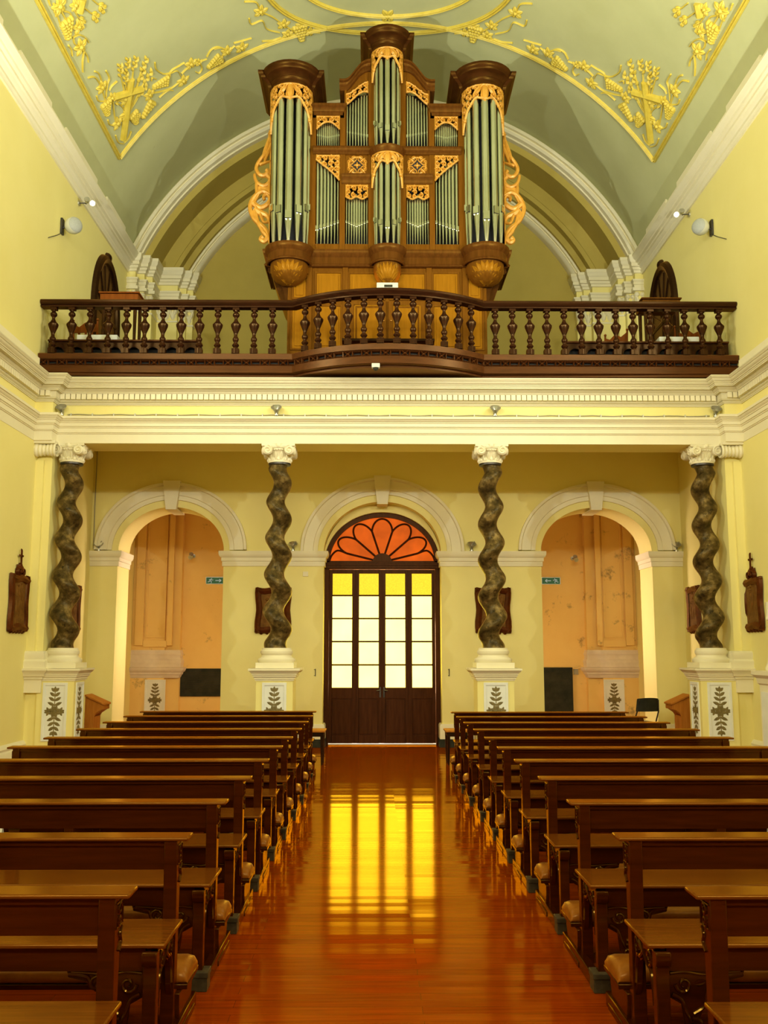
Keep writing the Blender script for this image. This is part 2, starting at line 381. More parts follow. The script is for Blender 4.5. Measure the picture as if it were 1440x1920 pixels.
# vestibules behind the side arches
PY = 19.2
pw = MB().box(-W, W, PY, PY + .3, 0, 5.4)
struct('wall_vestibule', pw, M_porch)
for sx, nm in ((-1, 'left'), (1, 'right')):
    struct('wall_entrance_' + nm, MB().box(sx * 1.35, sx * 1.5, YB1, PY, 0, 5.4), M_porch)
    pil = MB()
    xo = sx * W; x_in = sx * 4.02 if sx < 0 else 3.98
    pil.box(xo, x_in, PY - .16, PY, 0, 5.4)
    pil.box(xo, x_in - sx * -.0 + sx * .28, PY - .24, PY - .16, 0, 5.4)
    pil.box(sx * 4.72, sx * 4.88, PY - .3, PY - .24, 1.65, 5.4); pil.box(sx * 4.16, sx * 4.26, PY - .29, PY - .24, 1.65, 5.4)
    pil.box(sx * 4.265, sx * 4.715, PY - .288, PY - .24, 1.62, 1.74)
    for a in (4.30, 4.66): pil.box(sx * a, sx * (a + .025), PY - .265, PY - .24, 1.80, 5.3)
    pil.box(sx * 4.326, sx * 4.659, PY - .265, PY - .24, 1.80, 1.82)
    struct('trim_3' if sx < 0 else 'trim_4', pil, M_porch)
    ped = MB()
    path = [(xo, PY - .24), (x_in, PY - .24), (x_in, PY)] if sx < 0 else [(x_in, PY), (x_in, PY - .24), (xo, PY - .24)]
    ped.sweep(path, [(0, 1.02), (.02, 1.05), (.03, 1.08), (.05, 1.09), (.06, 1.13), (.09, 1.15), (.11, 1.19), (.11, 1.22), (.05, 1.23), (.05, 1.30), (.06, 1.33), (.05, 1.37), (.03, 1.39), (.03, 1.45), (.045, 1.48), (.03, 1.52), (.02, 1.56), (0, 1.56)], closed_prof=True)
    struct('trim_5' if sx < 0 else 'trim_6', ped, M_pink)
struct('trim_7', MB().box(-W, -1.5, PY - .03, PY, 1.19, 1.215).box(1.5, W, PY - .03, PY, 1.19, 1.215), M_porch)
struct('ceiling_vestibule', MB().box(-W, W, YB1, PY + .3, 5.2, 5.45), M_porch)

# gallery beam, floor and underside
struct('wall_beam', MB().box(-W, W, YF, YF + .55, 4.455, 5.40), M_wall)
struct('ceiling_gallery', MB().box(-W, W, YF + .5, YB0, 5.25, 5.44), M_wall)
struct('floor_gallery', MB().box(-W, W, 13.22, 19, 5.44, 5.56).prism([(-1.22, 13.22), (-.9, 13.0), (-.4, 12.80), (0, 12.76), (.4, 12.80), (.86, 13.0), (1.17, 13.22)], 'z', 5.44, 5.56), M_dark)
EP = [(-W, -8), (-W, 13.1), (-4.70, 13.1), (-4.70, YF), (4.70, YF), (4.70, 13.1), (W, 13.1), (W, -8)]
arc_p = [(0, 4.455), (.005, 4.455), (.005, 4.585), (.018, 4.59), (.018, 4.60), (.03, 4.605), (.03, 4.665), (.042, 4.672), (.042, 4.682), (.058, 4.69), (.058, 4.735), (.07, 4.742), (.07, 4.752), (.09, 4.765), (.10, 4.785), (.115, 4.79), (.115, 4.825), (0, 4.845)]
cor_p = [(0, 5.0), (.015, 5.0), (.015, 5.012), (.025, 5.018), (.025, 5.03), (.04, 5.04), (.05, 5.045), (.05, 5.055), (.055, 5.062), (.055, 5.142), (.095, 5.145), (.095, 5.155), (.105, 5.16), (.105, 5.172), (.115, 5.178), (.125, 5.195), (.135, 5.20), (.135, 5.208), (.185, 5.21), (.185, 5.228), (.192, 5.23), (.192, 5.246), (.205, 5.25), (.205, 5.262), (.225, 5.275), (.235, 5.295), (.235, 5.303), (.245, 5.307), (.255, 5.325), (.262, 5.332), (.262, 5.346), (0, 5.36)]
struct('trim_8', MB().sweep(EP, arc_p, closed_prof=True), M_white)
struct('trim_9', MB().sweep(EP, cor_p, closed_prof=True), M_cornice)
# frieze block of the corner pilasters and dentils
fz = MB()
for sx in (-1, 1): fz.box(sx * 4.70, sx * W, 13.1, YF + .1, 4.455, 5.36)
struct('wall_frieze_block', fz, M_wall)
dn = MB()
x = -4.64
while x < 4.62: dn.box(x, x + .062, YF - .10, YF - .05, 5.068, 5.142); x += .0748
for sx in (-1, 1):
    y = 12.98
    for k in range(3): dn.box(sx * (4.72 + k * .075), sx * (4.72 + k * .075 + .06), 13.0, 13.05, 5.068, 5.142)
    y = 12.9
    while y > 6: dn.box(sx * (W - .10), sx * (W - .05), y, y + .062, 5.068, 5.142); y -= .0748
struct('trim_10', dn, M_white)
# flat upstand on the side cornices
up = MB()
for sx in (-1, 1): up.box(sx * (W - .23), sx * (W - .06), -8, 12.55, 5.345, 5.46)
struct('trim_11', up, M_white)

# corner pilasters behind the outer columns
for sx, nm in ((-1, 12), (1, 13)):
    p = MB(); xo = sx * W; xi = sx * 4.74
    p.box(xo, xi, 13.3, 13.86, 0, 4.46); p.box(xo, sx * 4.84, 13.24, 13.3, 1.5, 4.2)
    struct('trim_%d' % nm, p, M_wall)
    q = MB()
    path = [(xo, 13.22), (sx * 4.72, 13.22), (sx * 4.72, 13.9)]
    if sx > 0: path = [(sx * 4.72, 13.9), (sx * 4.72, 13.22), (xo, 13.22)]
    q.sweep(path, [(0, 1.17), (.02, 1.18), (.025, 1.21), (.05, 1.22), (.06, 1.26), (.10, 1.30), (.10, 1.325), (.06, 1.33), (.06, 1.42), (.03, 1.45), (.04, 1.50), (.03, 1.54), (0, 1.56)], closed_prof=True)
    q.box(xo, sx * 4.72, 13.22, 13.9, 1.0, 1.55)
    # scrolled half capital
    for k in range(9):
        pass
    rows = []
    for i in range(13):
        f = i / 12; rr = .072 + .022 * abs(f * 2 - 1) ** 1.2 + (.012 if i % 2 else 0)
        rows.append([(sx * (4.95 - .30 * f), 13.22 + rr * cos(2 * PI * j / 14), 4.34 + rr * sin(2 * PI * j / 14)) for j in range(14)])
    q.grid(rows, cv=True)
    q.box(xo, sx * 4.66, 13.12, 13.6, 4.42, 4.46)
    struct('trim_%d' % (nm + 2), q, M_white)

# ----------------------------------------------------------------- upper cornices and vault
uc = [(0, 8.72), (.03, 8.72), (.035, 8.76), (.05, 8.78), (.05, 8.82), (.075, 8.84), (.09, 8.87), (.12, 8.88), (.12, 8.92), (.16, 8.93), (.17, 8.96), (.20, 8.98), (.22, 9.02), (.235, 9.03), (.235, 9.06), (.10, 9.075), (0, 9.08)]
struct('trim_16', MB().sweep([(-W, -8), (-W, 17.6)], uc, closed_prof=True), M_white)
struct('trim_17', MB().sweep([(W, 17.6), (W, -8)], uc, closed_prof=True), M_white)
st = MB()
for y0, y1 in ((6.6, 8.4), (9.2, 10.85), (11.45, 12.65), (13.3, 14.9), (15.5, 16.7)):
    for sx in (-1, 1): st.box(sx * 4.80, sx * 4.77, y0, y1, 9.06, 9.22)
struct('trim_18', st, M_white)
def VM(th, y, h=0.0): return ((RV - h) * sin(th), y, ZV + (RV - h) * cos(th))
TH0 = math.acos((9.0 - ZV) / RV)
vm = MB(); NT = 72
for rr in (0, -.15):
    vm.grid([[VM(-TH0 + 2 * TH0 * i / NT, y, rr) for y in (-8, 0, 6, 10, 14, 17.6)] for i in range(NT + 1)])
struct('ceiling', vm, M_vault)
# gold mouldings on the vault
def vrib(mb, pts, w=.08, t=.045):
    """pts in (theta,y); double bead"""
    for off, ww, tt in ((0, w, t * .6), (-w * .24, w * .42, t), (w * .24, w * .42, t)):
        P2 = []
        for i, (a, y) in enumerate(pts):
            b, c = pts[max(i - 1, 0)], pts[min(i + 1, len(pts) - 1)]
            du, dv = (c[0] - b[0]) * RV, c[1] - b[1]; l = math.hypot(du, dv) or 1
            P2.append((a * RV - dv / l * off, y + du / l * off))
        mb.ribbon(P2, ww, lambda u, v, h: VM(u / RV, v, h + .004), tt)
for k, sx in ((19, -1), (20, 1)):
    struct('trim_%d' % k, (lambda m: (vrib(m, [(sx * 1.014, y) for y in (-2, 4, 8, 12, 15.3)]), m)[1])(MB()), M_gold)
gm = MB(); vrib(gm, [(-1.014 + 2.028 * i / 60, 15.3) for i in range(61)]); struct('trim_21', gm, M_gold)
gm = MB(); vrib(gm, [(2.10 * cos(a) / RV, 13.49 + 2.10 * sin(a)) for a in [2 * PI * i / 80 for i in range(81)]], .085); struct('trim_22', gm, M_gold)
gm = MB(); vrib(gm, [(1.63 * cos(a) / RV, 13.49 + 1.63 * sin(a)) for a in [2 * PI * i / 80 for i in range(81)]], .075)
struct('trim_23', gm, M_gold)

# ----------------------------------------------------------------- arch orders and piers of the gallery end
def orders(prof):
    m = MB(); n = 64; rows = []
    for i in range(n + 1):
        r_ = []
        for R, y in prof:
            a0 = math.asin(min(1, (9.07 - ZV) / R)); a = a0 + (PI - 2 * a0) * i / n
            r_.append((R * cos(a), y, ZV + R * sin(a)))
        rows.append(r_)
    return m.grid(rows)
struct('trim_24', orders([(5.37, 17.56), (5.33, 17.50), (5.27, 17.50), (5.265, 17.56), (5.25, 17.56), (5.21, 17.49), (5.165, 17.52), (5.15, 17.60), (5.12, 17.60), (5.115, 17.72)]), M_white)
struct('wall_arch_order', orders([(5.115, 17.70), (4.998, 17.72), (4.985, 18.34), (4.76, 18.34), (4.755, 18.325), (4.735, 18.325), (4.73, 18.34), (4.638, 18.34), (4.63, 18.5), (4.513, 18.5), (4.505, 18.6)]), M_lun)
struct('trim_25', orders([(4.513, 18.6), (4.50, 18.55), (4.46, 18.55), (4.455, 18.6), (4.44, 18.6), (4.40, 18.54), (4.36, 18.57), (4.34, 18.62), (4.335, 18.78)]), M_white)
struct('wall_end', MB().box(-W, W, YE, YE + .3, 5.4, 12.6), M_lun)
PP = [(-W, 17.62), (-4.80, 17.62), (-4.80, 17.75), (-4.66, 17.75), (-4.66, 17.9), (-4.54, 17.9), (-4.54, 18.34), (-4.14, 18.34), (-4.14, 18.5), (-4.0, 18.5), (-4.0, 18.6), (-3.88, 18.6), (-3.88, YE)]
ent = [(0, 8.44), (.03, 8.44), (.035, 8.50), (.05, 8.51), (.05, 8.56), (.07, 8.58), (.07, 8.61), (0, 8.62), (0, 8.74), (.03, 8.75), (.035, 8.79), (.06, 8.81), (.065, 8.85), (.09, 8.86), (.09, 8.92), (.12, 8.95), (.13, 9.0), (.14, 9.01), (.14, 9.07), (0, 9.085)]
for sx, k in ((-1, 26), (1, 28)):
    path = PP if sx < 0 else [(-x, y) for x, y in PP][::-1]
    struct('trim_%d' % k, MB().sweep(path, ent, closed_prof=True), M_white)
    struct('wall_pier_left' if sx < 0 else 'wall_pier_right', MB().sweep(path, [(.006, 5.5), (.006, 9.08)], cap=False), M_wall)
    # leafy capitals under the entablature, one per pier face
    cp = MB(); fr = [(-4.875, 17.62, .14), (-4.73, 17.75, .13), (-4.60, 17.9, .11), (-4.34, 18.34, .38), (-4.07, 18.5, .13), (-3.94, 18.6, .11)]
    cp.sweep(path, [(0, 7.98), (.02, 7.98), (.025, 8.01), (0, 8.02)], closed_prof=True)
    cp.sweep(path, [(0, 8.38), (.07, 8.38), (.07, 8.44), (0, 8.44)], closed_prof=True)
    for fx, fy, fw in fr:
        Mf = lambda u, v, h, fx=fx, fy=fy: (sx * abs(fx + u), fy - h, v)
        n = 3 if fw > .2 else 1
        for i in range(n):
            cx = (i - (n - 1) / 2) * fw / n
            cp.leaf(cx, 8.03, PI / 2, .20, fw / n * .9, Mf, .05)
            for q in (-1, 1):
                cp.leaf(cx + q * fw / n * .25, 8.12, PI / 2 - q * .25, .20, fw / n * .6, Mf, .06)
                cp.blob(cx + q * fw / n * .38, 8.32, .055, Mf, .06)
    struct('trim_%d' % (k + 1), cp, M_white)
# ================================================================= ENTRANCE DOOR AND FANLIGHT
DY = 16.36; DC = -.08
dr = tag(bpy.data.objects.new('door_1', None), 'brown four-leaf glazed entrance door glowing yellow in the middle arch', 'door', kind='structure'); COL.objects.link(dr); dr.location = (DC, DY, 0)
fm = MB()
for sx in (-1, 1): fm.box(sx * .902, sx * .985, -.03, .10, 0, 3.02)
fm.box(-.985, .985, -.05, .10, 2.93, 3.05).box(-.985, .985, -.065, .0, 2.99, 3.02).box(-.985, .985, -.065, 0, 2.935, 2.955)
fm.build('door_frame', M_stain, dr, bevel=.004)
LW = .4475
leafs = []
for i in range(4):
    x0 = -.90 + i * (LW + .0025); hh = .07
    lf = MB(); w = LW
    for a, b in ((0, .055), (w - .055, w)): lf.box(x0 + a, x0 + b, 0, .05, .03, 2.92)
    zs_ = [.93 + k * .388 for k in range(6)]
    lf.box(x0 + .055, x0 + w - .055, 0, .05, zs_[5] - .015, 2.92)
    lf.box(x0 + .055, x0 + w - .055, 0, .05, .76, zs_[0] + .012)
    for k in range(1, 5): lf.box(x0 + .055, x0 + w - .055, .005, .045, zs_[k] - .014, zs_[k] + .014)
    lf.box(x0 + .055, x0 + w - .055, 0, .05, .03, .16)
    lf.box(x0 + .055, x0 + w - .055, .015, .04, .15, .77)
    lf.box(x0 + .075, x0 + w - .075, .006, .03, .18, .73)
    if i in (0, 1, 2): lf.box(x0 + w - .008, x0 + w + .012, -.012, 0, .03, 2.92)
    L_ = lf.build('leaf', M_stain, dr, bevel=.003)
    gl = MB()
    for k in range(4): gl.box(x0 + .056, x0 + w - .056, .022, .03, zs_[k] + .012, zs_[k + 1] - .012)
    gl.build('glass', M_pane, L_)
    g2 = MB(); g2.box(x0 + .056, x0 + w - .056, .022, .03, zs_[4] + .012, zs_[5] - .012); g2.build('textured_glass', M_pane2, L_)
    if i in (1, 2):
        h = MB(); xx = x0 + (w - .03 if i == 1 else .03)
        h.box(xx - .012, xx + .012, -.012, 0, .78, .95).tube([(xx, -.015, .9), (xx, -.05, .9), (xx + (.06 if i == 2 else -.06), -.05, .89)], .008)
        h.build('handle', M_iron, L_)
struct('trim_35', MB().box(DC - .98, DC + .98, DY + .055, YB1 + .1, 0, .012), M_white)
wn = tag(bpy.data.objects.new('window_1', None), 'orange fanlight of petal shaped panes above the entrance door', 'window', kind='structure'); COL.objects.link(wn); wn.location = (DC, DY, 3.05)
Mfan = lambda u, v, h: (u, -h, v)
fr = MB(); A, B = .955, .83
fr.grid([[((A + d) * cos(t), y, (B + d) * sin(t)) for d, y in ((.03, -.03), (.03, .06), (-.06, .06), (-.06, -.03))] for t in [PI * i / 40 for i in range(41)]], cv=True)
fr.box(-A, A, -.03, .06, -.03, .02)
fr.prism([(.165 * cos(PI * i / 16), .15 * sin(PI * i / 16)) for i in range(17)], 'y', -.05, .04)
angs = [164, 135, 106, 74, 45, 16]
rb = .66
def E(a, r): a = math.radians(a); return (r * A * cos(a), r * B * sin(a))
bars = MB()
for a in angs: bars.ribbon([E(a, .12), E(a, rb)], .036, Mfan, .03)
petals = [(106, 74), (135, 106), (164, 135), (74, 45), (45, 16)]
for a, b in petals:
    p, q = E(a, rb), E(b, rb); cx, cy = (p[0] + q[0]) / 2, (p[1] + q[1]) / 2
    rad = math.hypot(p[0] - q[0], p[1] - q[1]) / 2; an = math.atan2(p[1] - q[1], p[0] - q[0]); top = .90 * math.hypot(A * cos(math.radians((a + b) / 2)), B * sin(math.radians((a + b) / 2))) - math.hypot(cx, cy)
    ax = math.atan2(cy, cx)
    bars.ribbon([(cx + rad * cos(t) * cos(an) + top * sin(t) * cos(ax), cy + rad * cos(t) * sin(an) + top * sin(t) * sin(ax)) for t in [PI * k / 18 for k in range(19)]], .034, Mfan, .03)
for sg in (-1, 1):
    bars.ribbon(smoothpts([E(16 if sg > 0 else 164, rb), (sg * .76, .20), (sg * .86, .12), (sg * .90, .02)]), .034, Mfan, .03)
ring = MB(); rows = []
for i in range(41):
    t = PI * i / 40; o_ = (1.0 * cos(t), 1.0 * sin(t)); rows.append([((A + .02) * cos(t), -.10, (B + .02) * sin(t)), ((A + .02) * cos(t), .10, (B + .02) * sin(t)), (1.0 * cos(t), .10, 1.02 * sin(t)), (1.0 * cos(t), -.10, 1.02 * sin(t))])
ring.grid(rows, cv=True); struct('trim_30', ring, M_wall).location = (DC, DY, 3.05)
fo = fr.build('frame', M_stain, wn); bars.build('petal_bars', M_stain, wn)
gl = MB(); gl.prism([(0, .0)] + [(A * .97 * cos(PI * i / 40), B * .97 * sin(PI * i / 40)) for i in range(41)], 'y', .02, .028); gl.build('pane', M_fan, wn)

# ================================================================= TWISTED COLUMNS
def motif(mb, M, h=.62, w=.24):
    """painted sprig: stem, paired leaves and a rosette"""
    mb.ribbon([(0, -h / 2), (0, h / 2 - .05)], .012, M, .004)
    mb.leaf(0, h / 2 - .07, PI / 2, .075, .035, M, .004); mb.leaf(0, -h / 2 + .07, -PI / 2, .075, .035, M, .004)
    for k in range(4):
        for q in (-1, 1):
            v = .10 + k * .062; l = (.105, .095, .085, .07)[k]
            mb.leaf(0, v - .02, PI / 2 - q * (1.15 - .1 * k), l, .042, M, .004)
            mb.leaf(0, -v + .02, -PI / 2 + q * (1.15 - .1 * k), l, .042, M, .004)
    for k in range(8): mb.leaf(0, 0, k * PI / 4 + .39, .085, .05, M, .005)
    for q in (-1, 1):
        mb.ribbon([(0, 0), (q * .11, 0)], .012, M, .004)
        for a in (-1.1, 1.1, .25, -.25): mb.leaf(q * .075, 0, (0 if q > 0 else PI) + a, .065, .034, M, .004)
    mb.blob(0, 0, .03, M, .008)
def column(x, hand, label, sides):
    c = thing('twisted_column', label, 'column', (x, 13.5, 0), 'twisted columns under the gallery')
    ped = MB()
    ped.box(-.25, .25, -.25, .25, .12, 1.17).box(-.28, .28, -.28, .28, 0, .12)
    sq = lambda d: [(-d, -d), (d, -d), (d, d), (-d, d)]
    p = ped.build('pedestal', M_wall, c)
    capm = MB(); rows = []
    for d, z in ((.2505, 1.155), (.262, 1.158), (.262, 1.175), (.275, 1.18), (.275, 1.20), (.29, 1.21), (.295, 1.235), (.305, 1.24), (.305, 1.255), (.325, 1.27), (.338, 1.29), (.35, 1.296), (.35, 1.322), (.0, 1.326)):
        rows.append([(px, py, z) for px, py in sq(d)])
    capm.grid(rows, cv=True); capm.build('pedestal_cap', M_white, c)
    for side in sides:
        pa = MB(); 
        if side == 'front': fx = lambda u, v, h: (u, -.25 - h, .80 + v)
        elif side == 'right': fx = lambda u, v, h: (.25 + h, u, .80 + v)
        else: fx = lambda u, v, h: (-.25 - h, -u, .80 + v)
        def bx(u0, u1, v0, v1, h0, h1, pa=pa, fx=fx):
            a = fx(u0, v0, h0); b = fx(u1, v1, h1); pa.box(a[0], b[0], a[1], b[1], a[2], b[2])
        bx(-.135, .135, -.41, .30, 0, .003)
        for u0, u1, v0, v1 in ((-.165, -.135, -.44, .335), (.135, .165, -.44, .335), (-.1345, .1345, .30, .335), (-.1345, .1345, -.44, -.41)): bx(u0, u1, v0, v1, 0, .014)
        po = pa.build('panel', M_panel, p)
        mo = MB(); motif(mo, lambda u, v, h: fx(u, v - .05, .003 + h), .66); mo.build('painted_sprig', M_motif, p)
    ba = MB()
    ba.box(-.26, .26, -.26, .26, 1.326, 1.40)
    ba.lathe([(.25, 1.40), (.262, 1.42), (.262, 1.445), (.24, 1.46), (.215, 1.475), (.205, 1.50), (.215, 1.515), (.225, 1.535), (.222, 1.56), (.205, 1.575), (.20, 1.60), (.0, 1.601)], seg=32)
    ba.build('base', M_white, c)
    sh = MB(); n = 170; rows = []
    z0, z1 = 1.60, 4.20
    for i in range(n + 1):
        f = i / n; z = z0 + (z1 - z0) * f
        end = min(1, min(f, 1 - f) / .05)
        a = (.060 - .012 * f) * (.25 + .75 * end); r = (.152 - .026 * f) * (1 + .04 * (1 - end))
        ph = hand * 2 * PI * 5.05 * f + (PI * .9 if hand < 0 else PI * .1) + PI * .12
        ox, oy = a * cos(ph), a * sin(ph)
        rows.append([(ox + r * cos(2 * PI * k / 28), oy + r * sin(2 * PI * k / 28), z) for k in range(28)])
    sh.grid(rows, cv=True); sh.build('shaft', M_col, c, smooth=80)
    MB().lathe([(.145, 4.175), (.158, 4.18), (.158, 4.205), (.12, 4.21)], seg=28).build('neck_ring', M_iron, c)
    cp = MB()
    cp.lathe([(.135, 4.20), (.165, 4.205), (.168, 4.235), (.15, 4.245), (.148, 4.27), (.17, 4.33), (.19, 4.37), (.205, 4.38), (.205, 4.395), (0, 4.396)], seg=28)
    cp.prism([(-.235, -.235), (0, -.19), (.235, -.235), (.19, 0), (.235, .235), (0, .19), (-.235, .235), (-.19, 0)], 'z', 4.42, 4.462)
    cp.box(-.17, .17, -.17, .17, 4.38, 4.425)
    for k in range(12):
        a = 2 * PI * k / 12
        Mc = lambda u, v, h, a=a: ((.15 + h + max(0, (v - 4.27)) * .35) * cos(a + u / .17), (.15 + h + max(0, (v - 4.27)) * .35) * sin(a + u / .17), v)
        cp.leaf(0, 4.215, PI / 2, .07, .07, Mc, .035)
        cp.leaf(.045, 4.245, PI / 2, .11, .05, Mc, .022)
    for k in range(4):
        an = k * PI / 2
        def Mv(u, v, h, an=an): 
            px, py = u, -.185 - h
            return (px * cos(an) - py * sin(an), px * sin(an) + py * cos(an), v)
        for q in (-1, 1):
            rows = [[Mv(q * .15 + r * cos(2 * PI * j / 16), 4.365 + r * sin(2 * PI * j / 16), h) for j in range(16)] for r, h in ((.068, -.05), (.068, .035), (.055, .045), (.0005, .03))]
            cp.grid(rows, cv=True)
            cp.ribbon([(q * .15 + q * (x_ ), 4.365 + y_) for x_, y_ in spiral(0, 0, .066, PI * .5, 1.6, 1, 22, .2)], (.022, .012), lambda u, v, h: Mv(u, v, .03 + h), .024)
        cp.blob(0, 4.43, .04, lambda u, v, h: Mv(u, v, h + .01), .03); cp.ribbon([(-.1, 4.405), (.1, 4.405)], .03, Mv, .03)
        for q in (-.055, -.02, .02, .055): cp.blob(q, 4.375, .017, Mv, .02)
    cp.build('capital', M_white, c)
    return c
column(-4.53, -1, 'twisted grey-brown column beside the left nave wall, first from the left', ('front', 'right'))
column(-1.57, -1, 'twisted grey-brown column left of the entrance door, second from the left', ('front',))
column(1.44, 1, 'twisted grey-brown column right of the entrance door, third from the left', ('front',))
column(4.49, 1, 'twisted grey-brown column beside the right nave wall, fourth from the left', ('front', 'left'))

# ================================================================= BALCONY
bal = thing('balcony_railing', 'dark wooden balcony balustrade bowing forward in front of the organ', 'balcony', (0, 0, 0))
YR = 13.15
ch0, ch1, sag = -1.36, 1.31, .49
hc = (ch1 - ch0) / 2; Rb = (hc * hc + sag * sag) / (2 * sag); xc = (ch0 + ch1) / 2; yc = YR - sag + Rb; ab = math.asin(hc / Rb)
bow = [(xc + Rb * sin(t), yc - Rb * cos(t)) for t in [-ab + 2 * ab * i / 28 for i in range(29)]]
path = [(-4.94, YR)] + bow + [(4.94, YR)]
rail = MB().sweep(path, [(-.07, 6.385), (.06, 6.385), (.065, 6.40), (.05, 6.415), (.075, 6.43), (.09, 6.45), (.09, 6.475), (.07, 6.49), (-.07, 6.49), (-.09, 6.47), (-.09, 6.44)], closed_prof=True)
rail.build('handrail', M_bal, bal)
fas = MB().sweep(path, [(.03, 5.625), (.05, 5.625), (.055, 5.66), (.06, 5.70), (.03, 5.715), (-.09, 5.715), (-.09, 5.625)], closed_prof=True)
fas.sweep(path, [(-.02, 5.50), (.05, 5.50), (.05, 5.53), (-.02, 5.53)], closed_prof=True)
fas.build('fascia_top', M_balred, bal)
MB().sweep(path, [(-.05, 5.52), (-.02, 5.52), (-.02, 5.63), (-.05, 5.63)], closed_prof=True).build('dark_backing', M_black, bal)
MB().sweep(path, [(-.02, 5.42), (.02, 5.415), (.055, 5.43), (.055, 5.50), (-.02, 5.50)], closed_prof=True).build('fascia_board', M_balred, bal)
# plank soffit under the overhang
so = MB(); so.prism([(-4.94, 13.10)] + [(x, y + .02) for x, y in bow] + [(4.94, 13.10), (4.94, 13.35), (-4.94, 13.35)], 'z', 5.385, 5.43); so.build('soffit', M_balred, bal)
# fretwork along the path
seg = [0]
for a, b in zip(path, path[1:]): seg.append(seg[-1] + math.hypot(b[0] - a[0], b[1] - a[1]))
def along(s, d=0):
    s = min(max(s, 0), seg[-1] - 1e-6)
    i = next(k for k in range(len(seg) - 1) if seg[k + 1] >= s)
    a, b = path[i], path[i + 1]; f = (s - seg[i]) / (seg[i + 1] - seg[i]); l = seg[i + 1] - seg[i]
    return (a[0] + (b[0] - a[0]) * f + (b[1] - a[1]) / l * d, a[1] + (b[1] - a[1]) * f - (b[0] - a[0]) / l * d)
fret = MB(); Mf = lambda u, v, h: (*along(u, .0 + h), v)
n = int(seg[-1] / .2577); pit = seg[-1] / n
for k in range(n):
    u0 = k * pit
    for v in (5.537, 5.618): fret.ribbon([(u0, v), (u0 + pit * .5, v), (u0 + pit, v)], .026, Mf, .045)
    xm = u0 + pit * .25
    for a in ((-1, -1, 1, 1), (-1, 1, 1, -1)): fret.ribbon([(xm + a[0] * .045, 5.578 + a[1] * .036), (xm + a[2] * .045, 5.578 + a[3] * .036)], .024, Mf, .044)
    fret.blob(xm, 5.578, .024, Mf, .05)
    for q in (-1, 1): fret.ribbon([(xm + q * .066, 5.54), (xm + q * .066, 5.615)], .024, Mf, .044)
    xs_ = u0 + pit * .75
    for q in (-1, 1): fret.ribbon([(xs_ - .05, 5.578 + q * .026), (xs_ + .05, 5.578 + q * .026)], .020, Mf, .044)
fret.build('fretwork_band', M_balred, bal)
bprof = [(.052, 5.715), (.052, 5.79), (.035, 5.795), (.030, 5.81), (.042, 5.825), (.050, 5.84), (.042, 5.857), (.026, 5.875), (.026, 5.885), (.036, 5.90), (.044, 5.92), (.043, 5.94), (.032, 5.955), (.024, 5.975), (.027, 6.01), (.052, 6.07), (.070, 6.115), (.073, 6.14), (.064, 6.155), (.040, 6.18), (.024, 6.21), (.021, 6.235), (.026, 6.25), (.043, 6.265), (.050, 6.285), (.045, 6.305), (.030, 6.32), (.024, 6.335), (.028, 6.35)]
bm = MB().lathe([(r * 1.0, z) for r, z in bprof], seg=14).box(-.05, .05, -.05, .05, 5.715, 5.785).box(-.045, .045, -.045, .045, 6.35, 6.39)
pos = [(-4.77 + i * .2585, YR) for i in range(13)] + [(xc + Rb * sin(t), yc - Rb * cos(t)) for t in [-ab + .1 + (2 * ab - .2) * i / 11 for i in range(12)]] + [(1.50 + i * .2462, YR) for i in range(14)]
b0 = bm.build('baluster', M_bal, bal)
for i, (x, y) in enumerate(pos):
    b = b0 if i == 0 else b0.copy()
    if i: COL.objects.link(b); b.parent = bal
    b.location = (x, y, 0)

# the same painted panels on the pilaster feet inside the vestibules
for sx, k in ((-1, 31), (1, 32)):
    x0 = sx * 4.46
    pa = MB().box(x0 - .17, x0 + .17, PY - .246, PY - .24, .30, .96)
    for a, b in ((-.20, -.17), (.17, .20)): pa.box(x0 + a, x0 + b, PY - .258, PY - .24, .27, .99)
    pa.box(x0 - .1695, x0 + .1695, PY - .258, PY - .24, .96, .99)
    struct('trim_%d' % k, pa, M_panel)
    mo = MB(); motif(mo, lambda u, v, h: (x0 + u, PY - .246 - h, .60 + v), .64); struct('trim_%d' % (k + 2), mo, M_motif)
# ================================================================= ORGAN
XO, YO = -.015, 14.6
org = thing('pipe_organ', 'tall oak pipe organ with three round towers and gilded carvings on the gallery', 'organ', (0, 0, 0))
zO = lambda y, Y=YO: at(725, y, Y)[1]
def half(c, r, n=16): return [(XO + c - r * cos(PI * i / n), YO - r * sin(PI * i / n)) for i in range(n + 1)]
TC = 1.56; ZT = zO(455); Zmid = zO(276); Zmid2 = zO(290)
ZL0, ZL1 = zO(500), zO(470)
# main case: sides, back, black inside, stiles
cs = MB()
for s in (-1, 1):
    cs.box(XO + s * 1.83, XO + s * 1.88, YO - .0, 15.7, ZL0, 10.66)
    cs.box(XO + s * 1.24, XO + s * 1.28, YO + .05, 15.7, Zmid, 10.60)
    cs.box(XO + s * .30, XO + s * .26, YO + .05, 15.5, Zmid, zO(95, 14.4))
    cs.box(XO + s * .70, XO + s * .66, YO + .05, 15.4, Zmid, zO(165))
cs.box(XO - 1.86, XO + 1.86, 15.66, 15.7, ZL0, 9.6)
cs.build('case', M_orgmid, org)
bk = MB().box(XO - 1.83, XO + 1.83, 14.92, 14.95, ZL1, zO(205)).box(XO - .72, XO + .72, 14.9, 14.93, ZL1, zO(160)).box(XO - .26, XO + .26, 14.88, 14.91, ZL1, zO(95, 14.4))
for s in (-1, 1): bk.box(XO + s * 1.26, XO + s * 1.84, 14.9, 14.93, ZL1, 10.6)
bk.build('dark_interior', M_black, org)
stl = MB()
